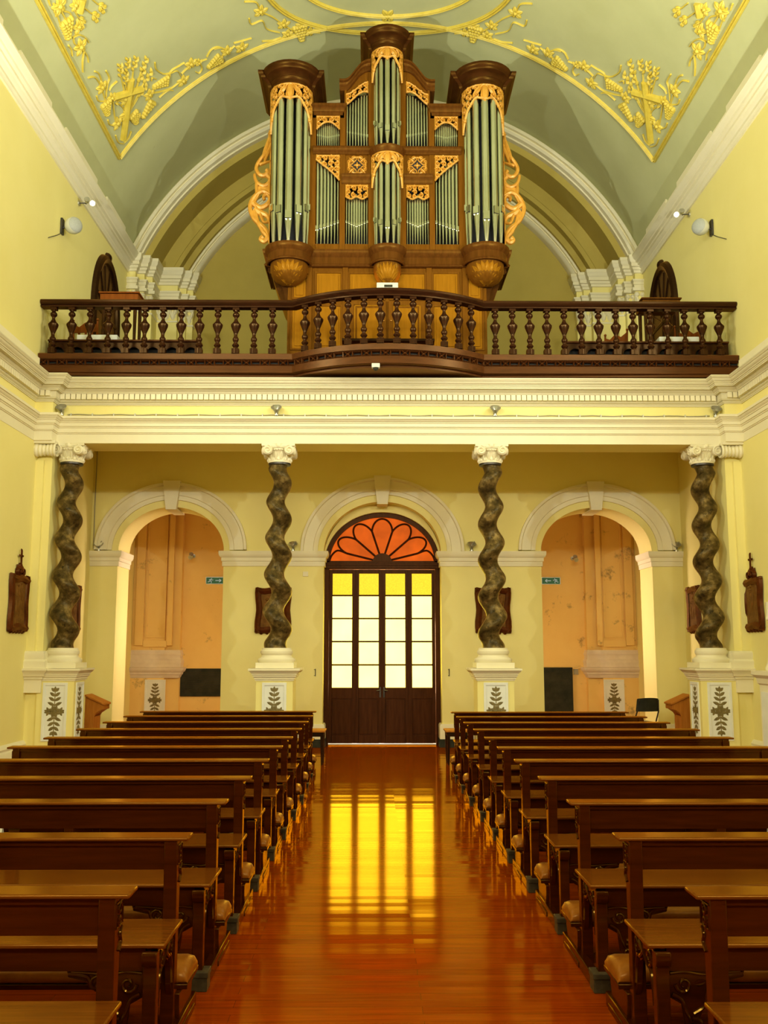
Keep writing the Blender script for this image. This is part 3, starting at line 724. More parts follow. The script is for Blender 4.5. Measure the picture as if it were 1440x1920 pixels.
for s in (-1, 1):
    for a, b, z0, z1 in ((1.84, 1.885, ZL1, 10.6), (1.155, 1.275, ZL1, zO(200)), (1.21, 1.275, zO(200), 10.6), (.68, .768, ZL1, zO(198)), (.66, .70, zO(198), zO(160)), (.205, .305, ZL1, zO(135)), (.205, .27, zO(135), zO(92, 14.4))):
        stl.box(XO + s * a, XO + s * b, YO, YO + .16, z0, z1)
    stl.box(XO + s * .768, XO + s * 1.155, YO + .01, YO + .14, ZL1, zO(457))
    stl.box(XO + s * .305, XO + s * .68, YO + .01, YO + .14, ZL1, zO(457))
    stl.box(XO + s * .30, XO + s * 1.16, YO, YO + .14, Zmid2, Zmid)
    stl.box(XO + s * .30, XO + s * .69, YO + .02, YO + .12, zO(330), Zmid2)
    stl.box(XO + s * .305, XO + s * .68, YO + .0, YO + .12, zO(347), zO(328))
    stl.box(XO + s * .70, XO + s * 1.22, YO, YO + .14, zO(222), zO(205))
stl.build('front_frame', M_org, org, bevel=.004)
# crowns
crown = [(0, 0), (.01, .0), (.02, .03), (.03, .035), (.03, .10), (.045, .115), (.055, .14), (.05, .15), (.085, .19), (.12, .21), (.15, .225), (.16, .25), (.175, .26), (.195, .285), (.20, .30), (.20, .325), (0, .33)]
for s in (-1, 1):
    c = s * TC
    pth = [(XO + c - .335, 15.6), (XO + c - .335, YO), (XO + c - .29, YO)] + half(c, .285)[1:-1] + [(XO + c + .29, YO), (XO + c + .335, YO), (XO + c + .335, 15.6)]
    zb = zO(160, 14.3)
    m = MB().sweep(pth, [(d, zb + z) for d, z in crown], closed_prof=True)
    m.prism([(x, y) for x, y in pth], 'z', zb + .28, zb + .32)
    m.prism([(x, y) for x, y in pth], 'z', zb + .005, zb + .02)
    o = m.build('tower_crown', M_orgdark, org); 
pth = [(XO - .262, 15.4), (XO - .262, YO), (XO - .225, YO)] + half(0, .22)[1:-1] + [(XO + .225, YO), (XO + .262, YO), (XO + .262, 15.4)]
zb = zO(92, 14.38)
m = MB().sweep(pth, [(d * .9, zb + z) for d, z in crown], closed_prof=True); m.prism(pth, 'z', zb + .28, zb + .32); m.prism(pth, 'z', zb + .005, zb + .02)
m.build('tower_crown', M_orgdark, org)
# swan-neck cornices and flat cornices
for s in (-1, 1):
    crv = smoothpts([(.78, zO(170)), (.70, zO(170)), (.62, zO(166)), (.52, zO(152)), (.43, zO(140)), (.34, zO(134)), (.27, zO(133))], 5)
    rows = []
    for u, z in crv:
        k = 1.0
        rows.append([(XO + s * u, YO + dy, z + dz) for dy, dz in ((.10, 0), (0, 0), (-.02, .02), (-.02, .055), (-.05, .075), (-.06, .10), (-.10, .115), (-.105, .145), (.5, .15), (.5, 0))])
    m = MB().grid(rows, cv=True)
    o = len(m.v) - 10 * len(rows); m.f.append([o + k for k in range(10)]); m.m.append(0); m.f.append([len(m.v) - 10 + k for k in range(10)]); m.m.append(0)
    m.build('swan_neck_cornice', M_orgmid, org)
    fp = [(XO + s * u, z + .01) for u, z in crv[:31] if u < .70]
    MB().prism(fp + [(fp[-1][0], zO(160) - .0), ] if False else fp + [(XO + s * .27, zO(150)), (XO + s * .69, zO(178))], 'y', YO + .03, YO + .08).build('swan_neck_panel', M_org, org)
    a, b = (XO + s * .735, XO + s * 1.19)
    x0, x1 = min(a, b), max(a, b)
    MB().sweep([(x0, 15.2), (x0, YO), (x1, YO), (x1, 15.2)], [(.003, zO(217)), (.01, zO(217)), (.015, zO(212)), (.03, zO(211)), (.05, zO(205)), (.075, zO(203)), (.08, zO(198.5)), (.003, zO(198))], closed_prof=True).box(x0, x1, YO, 15.2, zO(203), zO(198.5)).build('field_cornice', M_orgmid, org)
    x0, x1 = min(XO + s * .27, XO + s * .735), max(XO + s * .27, XO + s * .735)
    MB().sweep([(x0, YO), (x1, YO)], [(.003, zO(345)), (.01, zO(345)), (.02, zO(338)), (.045, zO(335)), (.06, zO(331)), (.06, zO(328)), (.003, zO(327))], closed_prof=True).build('field_cornice', M_orgmid, org)
# ledges
def fullpath(x, r1, r2, mid=True):
    return [(XO - x, 15.6), (XO - x, YO)] + half(-TC, r1) + (half(0, r2) if mid else []) + half(TC, r1) + [(XO + x, YO), (XO + x, 15.6)]
MB().sweep(fullpath(1.93, .335, .255), [(0, ZL0 - .0), (.02, ZL0), (.03, ZL0 + .02), (.012, ZL0 + .04), (.008, ZL0 + .05), (.008, ZL0 + .15), (.02, ZL0 + .165), (.035, ZL0 + .19), (.05, ZL0 + .21), (.055, ZL1 - .02), (.055, ZL1), (0, ZL1 + .005)], closed_prof=True).prism(fullpath(1.93, .335, .255), 'z', ZL0 + .03, ZL1 - .01).prism(fullpath(1.92, .30, .22), 'z', ZL0 - .005, ZL0 + .06).build('tower_ledge', M_orgmid, org)
md = MB()
for s in (-1, 1):
    x0, x1 = sorted((XO + s * .24, XO + s * 1.20))
    md.sweep([(x0, YO), (x1, YO)], [(.003, Zmid2), (.015, Zmid2), (.02, Zmid2 + .03), (.04, Zmid2 + .05), (.055, Zmid2 + .08), (.055, Zmid - .02), (.04, Zmid), (.003, Zmid)], closed_prof=True)
hp = half(0, .245); zc_ = zO(270, 14.36)
md.sweep([(XO - .25, YO + .1)] + hp + [(XO + .25, YO + .1)], [(0, zc_ - .11), (.01, zc_ - .10), (.03, zc_ - .06), (.045, zc_ - .04), (.05, zc_ - .01), (.03, zc_), (0, zc_)], closed_prof=True).prism(hp, 'z', zc_ - .10, zc_ - .005)
md.build('middle_ledge', M_orgmid, org)
# corbels with shells
for c, r in ((-TC, .30), (0, .22), (TC, .30)):
    m = MB().lathe([(.02, -.34), (r * .35, -.33), (r * .70, -.27), (r * .92, -.18), (r * .99, -.08), (r, 0)], c=(XO + c, YO, ZL0), seg=20, a0=PI, a1=2 * PI, cap=False)
    m.box(XO + c - r, XO + c + r, YO, YO + .05, ZL0 - .12, ZL0)
    co = m.build('corbel', M_org, org)
    sh = MB()
    def Ms(u, v, h, c=c, r=r):
        f = min(1, max(0, v)); rad = r * math.sqrt(max(0, 1 - (1 - f) ** 2)) + .004 + h
        return (XO + c + rad * sin(u), YO - rad * cos(u), ZL0 - .34 * (1 - f) ** 1.2 - .01)
    for k in range(9):
        a = -1.25 + k * .3125
        sh.leaf(a * .25, .05, PI / 2 - a * .75, .95, .34, Ms, .026)
    sh.build('shell_carving', M_orgpan, co)
# lower case with panels
lc = MB().box(XO - 1.585, XO + 1.585, YO + .06, 15.6, 5.56, ZL0 + .02)
lc.build('lower_case', M_org, org)
fl = MB()
yf = YO + .06
def rect(px0, py0, px1, py1):
    a = at(px0, py0, yf); b = at(px1, py1, yf); return a[0], b[0], b[1], a[1]
pan = MB()
for s in (-1, 1):
    def X(p): return XO + s * (725 - p) * .00868
    for p0, p1, y0, y1 in ((552, 577, 522, 560), (594, 641, 512, 560), (655, 719, 513, 561), (594, 641, 574, 655), (550, 577, 574, 655)):
        x0, x1 = sorted((X(p0), X(p1))); z0, z1 = zO(y1, yf), zO(y0, yf)
        for q in ((x0 - .02, x0 + .012, z0 - .02, z1 + .02), (x1 - .012, x1 + .02, z0 - .02, z1 + .02), (x0, x1, z0 - .02, z0 + .012), (x0, x1, z1 - .012, z1 + .02)): fl.box(q[0], q[1], yf - .022, yf, q[2], q[3])
        pan.box(x0 + .05, x1 - .05, yf - .018, yf + .0, z0 + .05, z1 - .05) ; pan.box(x0 + .01, x1 - .01, yf - .004, yf, z0 + .01, z1 - .01)
    for p in (582, 648):
        x0, x1 = sorted((X(p - 5), X(p + 5))); fl.box(x0, x1, yf - .03, yf, 5.56, ZL0)
fl.build('panel_frame', M_org, org, bevel=.006); pan.build('raised_panel', M_orgpan, org, bevel=.010)
for s in (-1, 1):
    x0, x1 = sorted((XO + s * .02, XO + s * .60)); z0, z1 = 5.75, zO(566, yf)
    m = MB().box(x0, x1, yf - .035, yf - .005, z0, z1)
    d = m.build('cupboard_door', M_org, org, bevel=.004)
    MB().box(x0 + .12, x1 - .12, yf - .05, yf - .03, z0 + .13, z1 - .12).box(x0 + .075, x1 - .075, yf - .046, yf - .03, z0 + .08, z0 + .10).box(x0 + .075, x1 - .075, yf - .046, yf - .03, z1 - .09, z1 - .07).box(x0 + .075, x0 + .095, yf - .046, yf - .03, z0 + .08, z1 - .07).box(x1 - .095, x1 - .075, yf - .046, yf - .03, z0 + .08, z1 - .07).build('door_panel', M_orgpan, d, bevel=.006)
    MB().lathe([(.0, 0), (.016, .004), (.018, .014), (0, .022)], c=(XO + s * .06, yf - .04, zO(604, yf)), seg=10).build('knob', M_gilt, d)
# curved consoles at the sides
for s in (-1, 1):
    poly = [(1.58, ZL0), (1.90, ZL0), (1.91, ZL0 - .06), (1.86, ZL0 - .10)] + [(1.60 + .24 * (1 - sin(t)), ZL0 - .62 + .50 * cos(t) * .98 + .0) for t in [PI / 2 * i / 8 for i in range(9)]][:0]
    poly += smoothpts([(1.86, ZL0 - .12), (1.74, ZL0 - .20), (1.66, ZL0 - .36), (1.62, ZL0 - .56), (1.585, ZL0 - .66)], 4)
    MB().prism([(XO + s * x, z) for x, z in poly], 'y', YO + .06, YO + .10).prism([(XO + s * x, z) for x, z in [(1.58, ZL0), (1.88, ZL0), (1.80, ZL0 - .25), (1.70, ZL0 - .52), (1.585, ZL0 - .72)]], 'y', YO + .12, 15.6).build('side_console', M_orgdark, org)

# ---------------------------------------------------------------- pipes
def pipe(x, y, r, z0, zm, zt, ang=0):
    """organ pipe; ang = facing direction (0 = straight out of the case)"""
    m = MB().lathe([(r * .28, 0), (r * .33, .01), (r, zm - z0), (r, zt - z0)], seg=14, cap=False)
    hgt = min(r * 2.3, .15)
    # flattened lip area with a dark slot
    rows = []
    w = r * .80
    for z, d in ((zm - z0 - r * .55, .78), (zm - z0 - r * .02, .93)):
        rows.append([(-w * (.55 if d < .8 else 1), -r * d, z), (w * (.55 if d < .8 else 1), -r * d, z)])
    m.grid(rows)
    m.box(-w, w, -r * 1.02, -r * .4, zm - z0 + r * .16, zm - z0 + hgt)
    m.box(-w, w, -r * 1.0, -r * .4, zm - z0 - r * .04, zm - z0 + r * .16, mi=1)
    o = m.build('pipe', [M_pipe, M_black], org)
    o.location = (x, y, z0); o.rotation_euler.z = ang
    return o
for s in (-1, 1):
    for k in range(-3, 4):
        a = k * PI / 6
        lip = {0: 413, 1: 402, 2: 399, 3: 397}[abs(k)]
        Y = YO + .02 - .285 * cos(a); x = XO + s * TC + .275 * sin(a)
        z0 = ZL1 + .005
        pipe(x, Y, .061 - .005 * abs(k), z0, zO(lip, Y), zO(172, Y) - .06 * abs(k), a)
    # outer flats, lower: seven pipes stepping up towards the middle
    n = 7
    for k in range(n):
        f = k / (n - 1); u = 1.13 - .335 * (f ** .93)
        r = .030 - .012 * f
        pipe(XO + s * u, YO + .07, r, zO(456), zO(429 - 14 * f), zO(296 + 60 * f * f * .7))
    n = 9
    for k in range(n):
        g = abs(k - 4) / 4; u = .492 + (k - 4) * .0415
        pipe(XO + s * u, YO + .07, .0215 - .007 * g, zO(456), zO(422 - 8 * g), zO(362 + 8 * g))
    n = 12
    for k in range(n):
        g = abs(k - 5.5) / 5.5; u = .962 + (k - 5.5) * .0312
        pipe(XO + s * u, YO + .07, .0155 - .003 * g, Zmid, zO(257 - 5 * g), zO(228 + 6 * g))
    n = 8
    for k in range(n):
        f = k / (n - 1); u = .655 - f * .325
        pipe(XO + s * u, YO + .07, .0165 + .004 * f, Zmid, zO(247 + 7 * f), zO(196 - 26 * f))
for z0, l0, top in ((ZL1 + .005, 446, 296), (zc_, 247, 108)):
    for k in range(-3, 4):
        a = k * PI / 6; Y = YO + .02 - .205 * cos(a); x = XO + .195 * sin(a)
        lip = l0 - (0, 5, 9, 11)[abs(k)]
        pipe(x, Y, .043 - .004 * abs(k), z0, zO(lip if z0 > 9 else lip - 18, Y), zO(top, Y) - .05 * abs(k), a)

# ---------------------------------------------------------------- gilded carvings
def carve(m, M, w, top, bot, t=.03, lw=.032, n=4, d0=1):
    """openwork panel: u in [0,w]; top(u), bot(u) give its edges"""
    us = [w * i / 24 for i in range(25)]
    m.ribbon([(u, top(u) - lw * .4) for u in us], lw, M, t)
    m.ribbon([(u, bot(u) + lw * .5) for u in us], lw * 1.1, M, t)
    for u in (lw * .4, w - lw * .4): m.ribbon([(u, bot(u)), (u, (bot(u) + top(u)) / 2), (u, top(u))], lw, M, t)
    for k in range(n):
        u = w * (k + .5) / n; hh = top(u) - bot(u); cw = w / n
        j = max(1, int(round(hh / cw)))
        for q in range(j):
            cy = bot(u) + hh * (q + .5) / j; r = .5 * min(cw, hh / j) * .98
            d = 1 if (k < n / 2) else -1
            m.ribbon(spiral(u, cy, r, PI * (.5 + .5 * (q % 2)) if d > 0 else PI * (.5 - .5 * (q % 2)), 1.35, d * (1 if q % 2 == 0 else -1), 20, .22), (lw * 1.15, lw * .5), M, t)
            m.leaf(u, cy, PI / 2 + d * .8, r * 1.1, r * .6, M, t * .9); m.leaf(u, cy, -PI / 2 + d * .7, r * 1.1, r * .5, M, t * .9)
            m.blob(u, cy, r * .25, M, t)
    return m
def towershade(c, R, ztop, hc_, hs, n, name='pipe_shade'):
    w = PI * R * .94
    def M(u, v, h):
        a = (u - w / 2) / R
        return (XO + c + (R + h) * sin(a), YO - (R + h) * cos(a), v)
    m = MB()
    def bot(u):
        q = abs(2 * u / w - 1)
        return ztop - hc_ - (hs - hc_) * max(0, (q - .40) / .60) ** 1.5 + .035 * math.exp(-((q - .25) / .12) ** 2) - .03 * math.exp(-((q - .52) / .1) ** 2)
    carve(m, M, w, lambda u: ztop, bot, .03, .032, n)
    m.leaf(w / 2, ztop, -PI / 2, hc_ * 1.15, .13, M, .05); 
    for q in (-1, 1): m.leaf(w / 2 + q * .05, ztop - .02, -PI / 2 + q * .7, hc_ * .9, .09, M, .04)
    m.build(name, M_gilt, org)
for s in (-1, 1): towershade(s * TC, .315, zO(158, 14.29) + .01, .27, .74, 7)
towershade(0, .232, zO(90, 14.37) + .02, .20, .52, 5)
towershade(0, .232, zc_ - .115, .20, .54, 5)
def flatshade(s, u0, u1, top, bot, n, lw=.026):
    w = u1 - u0
    m = MB(); carve(m, lambda u, v, h: (XO + s * (u0 + u), YO + .012 - h, v), w, top, bot, .028, lw, n); m.build('pipe_shade', M_gilt, org)
for s in (-1, 1):
    flatshade(s, .772, 1.152, lambda u: zO(218), lambda u: zO(230) - .13 * abs(2 * u / .38 - 1) ** 2, 4)
    flatshade(s, .772, 1.152, lambda u: zO(291), lambda u: zO(340) + .36 * (u / .38) ** .8, 4, .03)
    flatshade(s, .31, .675, lambda u: zO(347), lambda u: zO(372) + .02 * cos(u * 34), 4)
    tp = lambda u: zO(153) - (zO(153) - zO(176)) * (3 * (u / .365) ** 2 - 2 * (u / .365) ** 3)
    flatshade(s, .31, .675, tp, lambda u: tp(u) - .20 + .06 * sin(u / .365 * PI), 4)
    # square rosette panel
    m = MB(); cx, cz = .487, (zO(292) + zO(327)) / 2
    Mr = lambda u, v, h: (XO + s * (cx + u), YO + .02 - h, cz + v)
    for k in range(4):
        a = k * PI / 2
        for q in (-1, 1):
            m.ribbon([(x * cos(a) - y * sin(a), x * sin(a) + y * cos(a)) for x, y in spiral(.115, q * .06, .055, PI if q > 0 else PI, 1.2, q, 16, .3)], (.022, .012), Mr, .025)
        m.leaf(0, 0, a, .06, .03, Mr, .03); m.leaf(.06 * cos(a + PI / 4), .06 * sin(a + PI / 4), a + PI / 4, .13, .035, Mr, .025)
        m.ribbon([(.14 * cos(a + t), .14 * sin(a + t)) for t in (-.6, -.3, 0, .3, .6)], .03, Mr, .022)
    m.blob(0, 0, .03, Mr, .03)
    ro = m.build('rosette_panel', M_gilt, org)
    MB().box(XO + s * cx - .10, XO + s * cx + .10, YO + .016, YO + .0195, cz - .115, cz + .115).build('dark_opening', M_black, ro)
    # wing scroll at the outer side
    m = MB(); k_ = .00158
    Mw = lambda u, v, h: (XO + s * (1.885 + (222 - u) * k_), YO + .10 - h, 8.93 - (v - 520) * .00168)
    def rb(pts, w0, w1, t=.05): m.ribbon(smoothpts(pts), (w0 * 1.35, w1 * 1.35), Mw, t)
    rb([(222, -60), (218, 300), (218, 700), (222, 1080)], 22, 22, .03)
    rb([(205, -95), (195, 0), (165, 120), (95, 220), (68, 290), (100, 350), (150, 362), (190, 330), (175, 300)], 26, 34)
    rb([(190, -60), (225, -90), (205, -50)], 26, 14); rb([(205, -20), (150, 120), (135, 190)], 40, 20); rb([(222, 40), (180, 140), (150, 230)], 40, 16)
    rb([(100, 250), (150, 235), (215, 215)], 30, 10)
    rb([(185, 360), (215, 400), (190, 450), (140, 468), (85, 440), (58, 390), (52, 350)], 40, 22)
    rb([(75, 440), (75, 500), (78, 550)], 26, 26); rb([(210, 440), (205, 500), (212, 550)], 26, 26); rb([(140, 475), (142, 540)], 110, 120, .03)
    rb([(215, 560), (150, 525), (85, 550), (30, 620), (14, 700), (50, 790), (110, 860), (150, 930), (195, 985), (165, 1030), (130, 1010), (150, 985)], 34, 40)
    rb([(40, 640), (110, 690), (185, 660), (215, 600), (185, 555), (150, 580), (160, 615)], 46, 22); rb([(95, 560), (60, 640), (90, 700)], 26, 14)
    rb([(60, 700), (120, 740), (185, 770), (210, 820), (180, 840)], 60, 18); rb([(120, 745), (150, 830), (190, 840)], 34, 12)
    rb([(110, 860), (165, 900), (200, 960), (222, 1060)], 44, 20); rb([(60, 720), (90, 830), (130, 900)], 40, 30)
    m.build('wing_carving', M_gilt, org)
# ================================================================= PEWS
PL = 2.12
def make_pew(s):
    """aisle end at x=0, seat towards -y; s = direction of the body along x"""
    p = thing('pew', 'x', 'pew', (0, 0, 0), 'pews left of the aisle' if s < 0 else 'pews right of the aisle')
    X = lambda a, b: sorted((s * a, s * b))
    def bx(m, a, b, y0, y1, z0, z1, mi=0):
        x0, x1 = X(a, b); return m.box(x0, x1, y0, y1, z0, z1, mi)
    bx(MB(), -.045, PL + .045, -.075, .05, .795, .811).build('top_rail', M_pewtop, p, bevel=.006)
    m = MB(); bx(m, .03, PL - .03, -.042, -.018, .675, .796); bx(m, .03, PL - .03, -.055, -.01, .774, .796); m.build('backrest', M_pew, p)
    post = [(-.066, .796), (.032, .796), (.032, .70), (.022, .685), (.026, .66), (.008, .62), (.004, .50), (.004, .0), (-.056, 0), (-.056, .48), (-.060, .60), (-.066, .70)]
    for a in (0, PL / 2 - .03, PL - .055):
        x0, x1 = X(a, a + .055)
        po = MB().prism(post if a != PL / 2 - .03 else [(-.016, .78), (.01, .78), (.004, .0), (-.05, 0), (-.05, .60), (-.016, .68)], 'x', x0, x1).build('back_post', M_pew, p, bevel=.003)
        if a != PL / 2 - .03:
            e = s * (a if a == 0 else a + .055); dr_ = -s if a == 0 else s
            Me = lambda u, v, h, e=e, dr_=dr_: (e + dr_ * h, u, v)
            c = MB(); c.ribbon([(-.06, .775), (.02, .775), (.02, .70), (-.06, .70), (-.06, .775)], .010, Me, .006)
            c.ribbon(spiral(-.02, .755, .022, 0, 1.2, 1, 12), .012, Me, .008); c.ribbon(spiral(-.02, .718, .022, PI, 1.2, 1, 12), .012, Me, .008)
            c.ribbon(smoothpts([(.02, .69), (.0, .67), (.012, .645), (-.012, .62)]), .012, Me, .007)
            c.build('carving', M_pew, po)
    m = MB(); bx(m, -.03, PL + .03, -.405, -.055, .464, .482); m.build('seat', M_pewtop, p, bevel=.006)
    m = MB(); bx(m, .05, PL - .05, -.375, -.353, .375, .465); bx(m, .05, PL - .05, -.07, -.05, .38, .46); m.build('apron', M_pew, p)
    for a in (0, PL / 2 - .025, PL - .055):
        x0, x1 = X(a, a + .052)
        lg = MB().box(x0, x1, -.40, -.352, .085 if a != PL / 2 - .025 else 0, .45)
        lg.prism([(-.412 + .0, .40), (-.40, .40), (-.40, .455), (-.418, .455), (-.424, .44), (-.42, .42)], 'x', x0 - .003, x1 + .003)
        lg.build('front_leg', M_pew, p, bevel=.004)
    for a, e, d in ((0.008, 0, -s), (PL - .03, PL, s)):
        x0, x1 = X(a, a + .022)
        arch = [(-.36, .46), (-.36, .20)] + smoothpts([(-.345, .22), (-.33, .30), (-.30, .345), (-.265, .35), (-.215, .385), (-.165, .35), (-.13, .345), (-.10, .30), (-.085, .22)], 3) + [(-.055, .18), (-.055, .46)]
        sp = MB().prism(arch, 'x', x0, x1).build('side_panel', M_pew, p)
        ex = s * (a if a < 1 else a + .022)
        Me = lambda u, v, h, ex=ex, d=d: (ex + d * h, u, v)
        c = MB()
        for q in (-1, 1):
            f = lambda u: -.215 + q * (u + .215)
            c.ribbon([(f(u), v) for u, v in smoothpts([(-.215, .40), (-.265, .368), (-.305, .36), (-.33, .32), (-.348, .24)])], (.022, .012), Me, .010)
            c.ribbon([(f(u), v) for u, v in spiral(-.305, .405, .032, -PI / 2, 1.3, -1, 14)], (.016, .008), Me, .010)
            c.leaf(f(-.25), .39, PI / 2 + q * .9, .06, .03, Me, .010)
        c.build('carving', M_pew, sp)
    # scrolled brackets under the seat, beside the end legs
    for a, d in ((.052, 1), (PL - .055, -1)):
        Mb = lambda u, v, h, a=a, d=d: (s * (a + d * u), -.366 - h, v)
        c = MB()
        poly = [(0, .38), (.30, .38), (.29, .35), (.22, .335), (.19, .30), (.15, .29), (.135, .24), (.12, .20), (.135, .165), (.10, .14), (.065, .17), (.055, .25), (0, .28)]
        c.prism([(s * (a + d * u), v) for u, v in poly], 'y', -.366, -.346)
        c.ribbon(smoothpts([(.29, .362), (.22, .352), (.20, .315), (.155, .31), (.14, .25), (.095, .22)]), (.02, .014), Mb, .012)
        c.ribbon(spiral(.10, .17, .034, PI * .6, 1.2, -1, 14), (.018, .010), Mb, .014); c.ribbon(spiral(.175, .33, .03, 0, 1.2, 1, 12), (.014, .008), Mb, .012)
        c.ribbon(spiral(.06, .325, .032, PI, 1.3, 1, 14), (.016, .008), Mb, .012); c.ribbon(smoothpts([(.01, .365), (.07, .37), (.14, .36), (.20, .365), (.28, .37)]), .012, Mb, .010); c.ribbon(smoothpts([(.015, .29), (.05, .27), (.07, .22), (.085, .19)]), (.018, .010), Mb, .012); c.leaf(.10, .325, .2, .05, .025, Mb, .012)
        c.build('bracket', M_pew, p)
    for a in (0, PL - .055):
        x0, x1 = X(a - .028 if a == 0 else a - .008, a + .062 if a == 0 else a + .084)
        r = MB(); xa, xb = X(a - .022 if a == 0 else a + .025, a + .025 if a == 0 else a + .078)
        r.box(xa, xb, -.385, .355, 0.0, .062).box(xa - .004, xb + .004, -.06, .30, 0, .03).build('runner', M_pew, p, bevel=.004)
        MB().box(x0, x1, -.425, -.335, 0, .085).box(x0 - .004, x1 + .004, -.43, -.33, .062, .09).build('foot', M_foot, p, bevel=.004)
    # padded kneeler behind the backrest
    k = MB()
    for a in (-.012, PL / 2, PL - .014):
        x0, x1 = X(a, a + .026); k.prism([(.006, .165), (.006, .11), (.05, .0), (.24, .0), (.30, .12), (.30, .165)], 'x', x0, x1)
    x0, x1 = X(-.035, PL + .035); k.box(x0, x1, .055, .318, .165, .186)
    ko = k.build('kneeler', M_pew, p, bevel=.003)
    pts = [(.072, .186), (.064, .198), (.068, .222), (.085, .240), (.13, .250), (.19, .253), (.25, .249), (.295, .238), (.312, .220), (.316, .198), (.308, .186)]
    x0, x1 = X(-.032, PL + .032); n = len(pts)
    cu = MB(); xs = [x0, x0 + .012, x0 + .04, x1 - .04, x1 - .012, x1]; sc = [.45, .85, 1, 1, .85, .45]
    cu.grid([[(x, y, .186 + (z - .186) * q) for y, z in pts] for x, q in zip(xs, sc)], cv=True)
    o = len(cu.v) - n * 6; cu.f.append([o + j for j in range(n)]); cu.m.append(0); cu.f.append([len(cu.v) - n + j for j in range(n)][::-1]); cu.m.append(0)
    cu.build('cushion', M_leather, ko, smooth=60)
    return p
ORD = ['first', 'second', 'third', 'fourth', 'fifth', 'sixth', 'seventh', 'eighth', 'ninth', 'tenth', 'eleventh']
YL = [3.38, 4.32, 5.26, 6.18, 7.13, 8.06, 8.87, 9.78, 10.70, 11.60, 12.42]
XL = [-1.055, -1.045, -1.03, -1.02, -1.015, -1.005, -.99, -.98, -.975, -.985, -.99]
YRt = [3.35, 4.30, 5.22, 6.15, 7.08, 7.96, 8.81, 9.68, 10.57, 11.43, 12.25]
XR = [.865, .855, .84, .845, .83, .82, .815, .805, .79, .785, .785]
for s, Xs, Ys, nm in ((-1, XL, YL, 'left'), (1, XR, YRt, 'right')):
    p0 = make_pew(s)
    for i in range(11):
        q = 'nearest to the viewer' if i == 0 else 'the farthest back' if i == 10 else 'counted from the viewer'
        lab = f'brown wooden pew {nm} of the aisle, {ORD[i]} row, {q}'
        p = p0 if i == 0 else dup(p0, label=lab)
        p['label'] = lab; p.location = (Xs[i], Ys[i] - .05, 0)

# ================================================================= SMALL THINGS IN THE NAVE AND UNDER THE GALLERY
def stool(x0, x1, label):
    t = thing('side_table', label, 'table', ((x0 + x1) / 2, 13.75, 0)); w = (x1 - x0) / 2
    MB().box(-w, w, -.20, .20, .445, .47).build('table_top', M_honey, t, bevel=.004)
    MB().box(-w + .03, w - .03, -.175, .175, .385, .445).build('apron', M_dark, t)
    for a in (-1, 1):
        for b in (-1, 1):
            x, y = a * (w - .045), b * .155
            MB().add([(x - .025, y - .025, .445), (x + .025, y - .025, .445), (x + .025, y + .025, .445), (x - .025, y + .025, .445), (x - .013, y - .013, 0), (x + .013, y - .013, 0), (x + .013, y + .013, 0), (x - .013, y + .013, 0)], [(0, 1, 2, 3), (7, 6, 5, 4), (0, 4, 5, 1), (1, 5, 6, 2), (2, 6, 7, 3), (3, 7, 4, 0)]).build('leg', M_dark, t)
stool(-1.27, -.89, 'low black-legged side table left of the entrance door')
stool(.77, 1.14, 'low black-legged side table right of the entrance door')

def lectern(s, xc_, yc_, label):
    t = thing('book_stand', label, 'lectern', (xc_, yc_, 0))
    # side silhouette: x towards the aisle
    f = lambda pts: [(s * x, z) for x, z in pts]
    body = f([(-.14, 0), (.0, 0), (.0, .60), (.03, .655), (.09, .69), (.13, .70), (.13, .765), (-.14, .885)])
    MB().prism(body, 'y', -.17, -.145).build('side_panel', M_honey, t, bevel=.003)
    MB().prism(body, 'y', .145, .17).build('side_panel', M_honey, t, bevel=.003)
    MB().prism(f([(-.15, .895), (.145, .764), (.145, .79), (-.15, .92)]), 'y', -.19, .19).build('sloping_top', M_honey, t, bevel=.003)
    MB().prism(f([(-.14, .02), (-.12, .02), (-.12, .87), (-.14, .88)]), 'y', -.145, .145).box(*sorted((s * -.005, s * -.03)), -.145, .145, .02, .6).prism(f([(-.03, .6), (.115, .70), (.115, .76), (.10, .76), (.10, .715), (-.03, .62)]), 'y', -.145, .145).build('front_board', M_honey, t)
lectern(1, -4.33, 14.6, 'orange-brown wooden book stand by the left arch, beside the left column')
lectern(-1, 4.33, 14.6, 'orange-brown wooden book stand by the right arch, beside the right column')

# black folding chair in front of the right arch
fc = thing('folding_chair', 'black folding chair standing before the right arch behind the pews', 'chair', (4.02, 15.35, 0), rz=.25)
for sx in (-1, 1):
    MB().tube([(sx * .20, .25, .0), (sx * .195, -.02, .42), (sx * .185, -.14, .62), (sx * .165, -.18, .80)], .011).build('frame_tube', M_iron, fc)
    MB().tube([(sx * .19, -.25, .0), (sx * .19, .12, .44)], .011).build('leg', M_iron, fc)
m = MB(); rows = []
for i in range(7):
    z = .62 + .21 * i / 6; 
    rows.append([(x * (1 - .1 * (i / 6)), -.17 - .02 * i / 6 + .05 * (x / .2) ** 2, z + (-.015 * (x / .2) ** 2 if i == 6 else 0)) for x in [-.20 + .4 * k / 10 for k in range(11)]])
m.grid(rows); m.grid([[(x, y - .012, z) for x, y, z in r] for r in rows]); m.build('backrest', M_slate, fc)
MB().box(-.19, .19, -.12, .22, .425, .45).build('seat', M_slate, fc, bevel=.01)

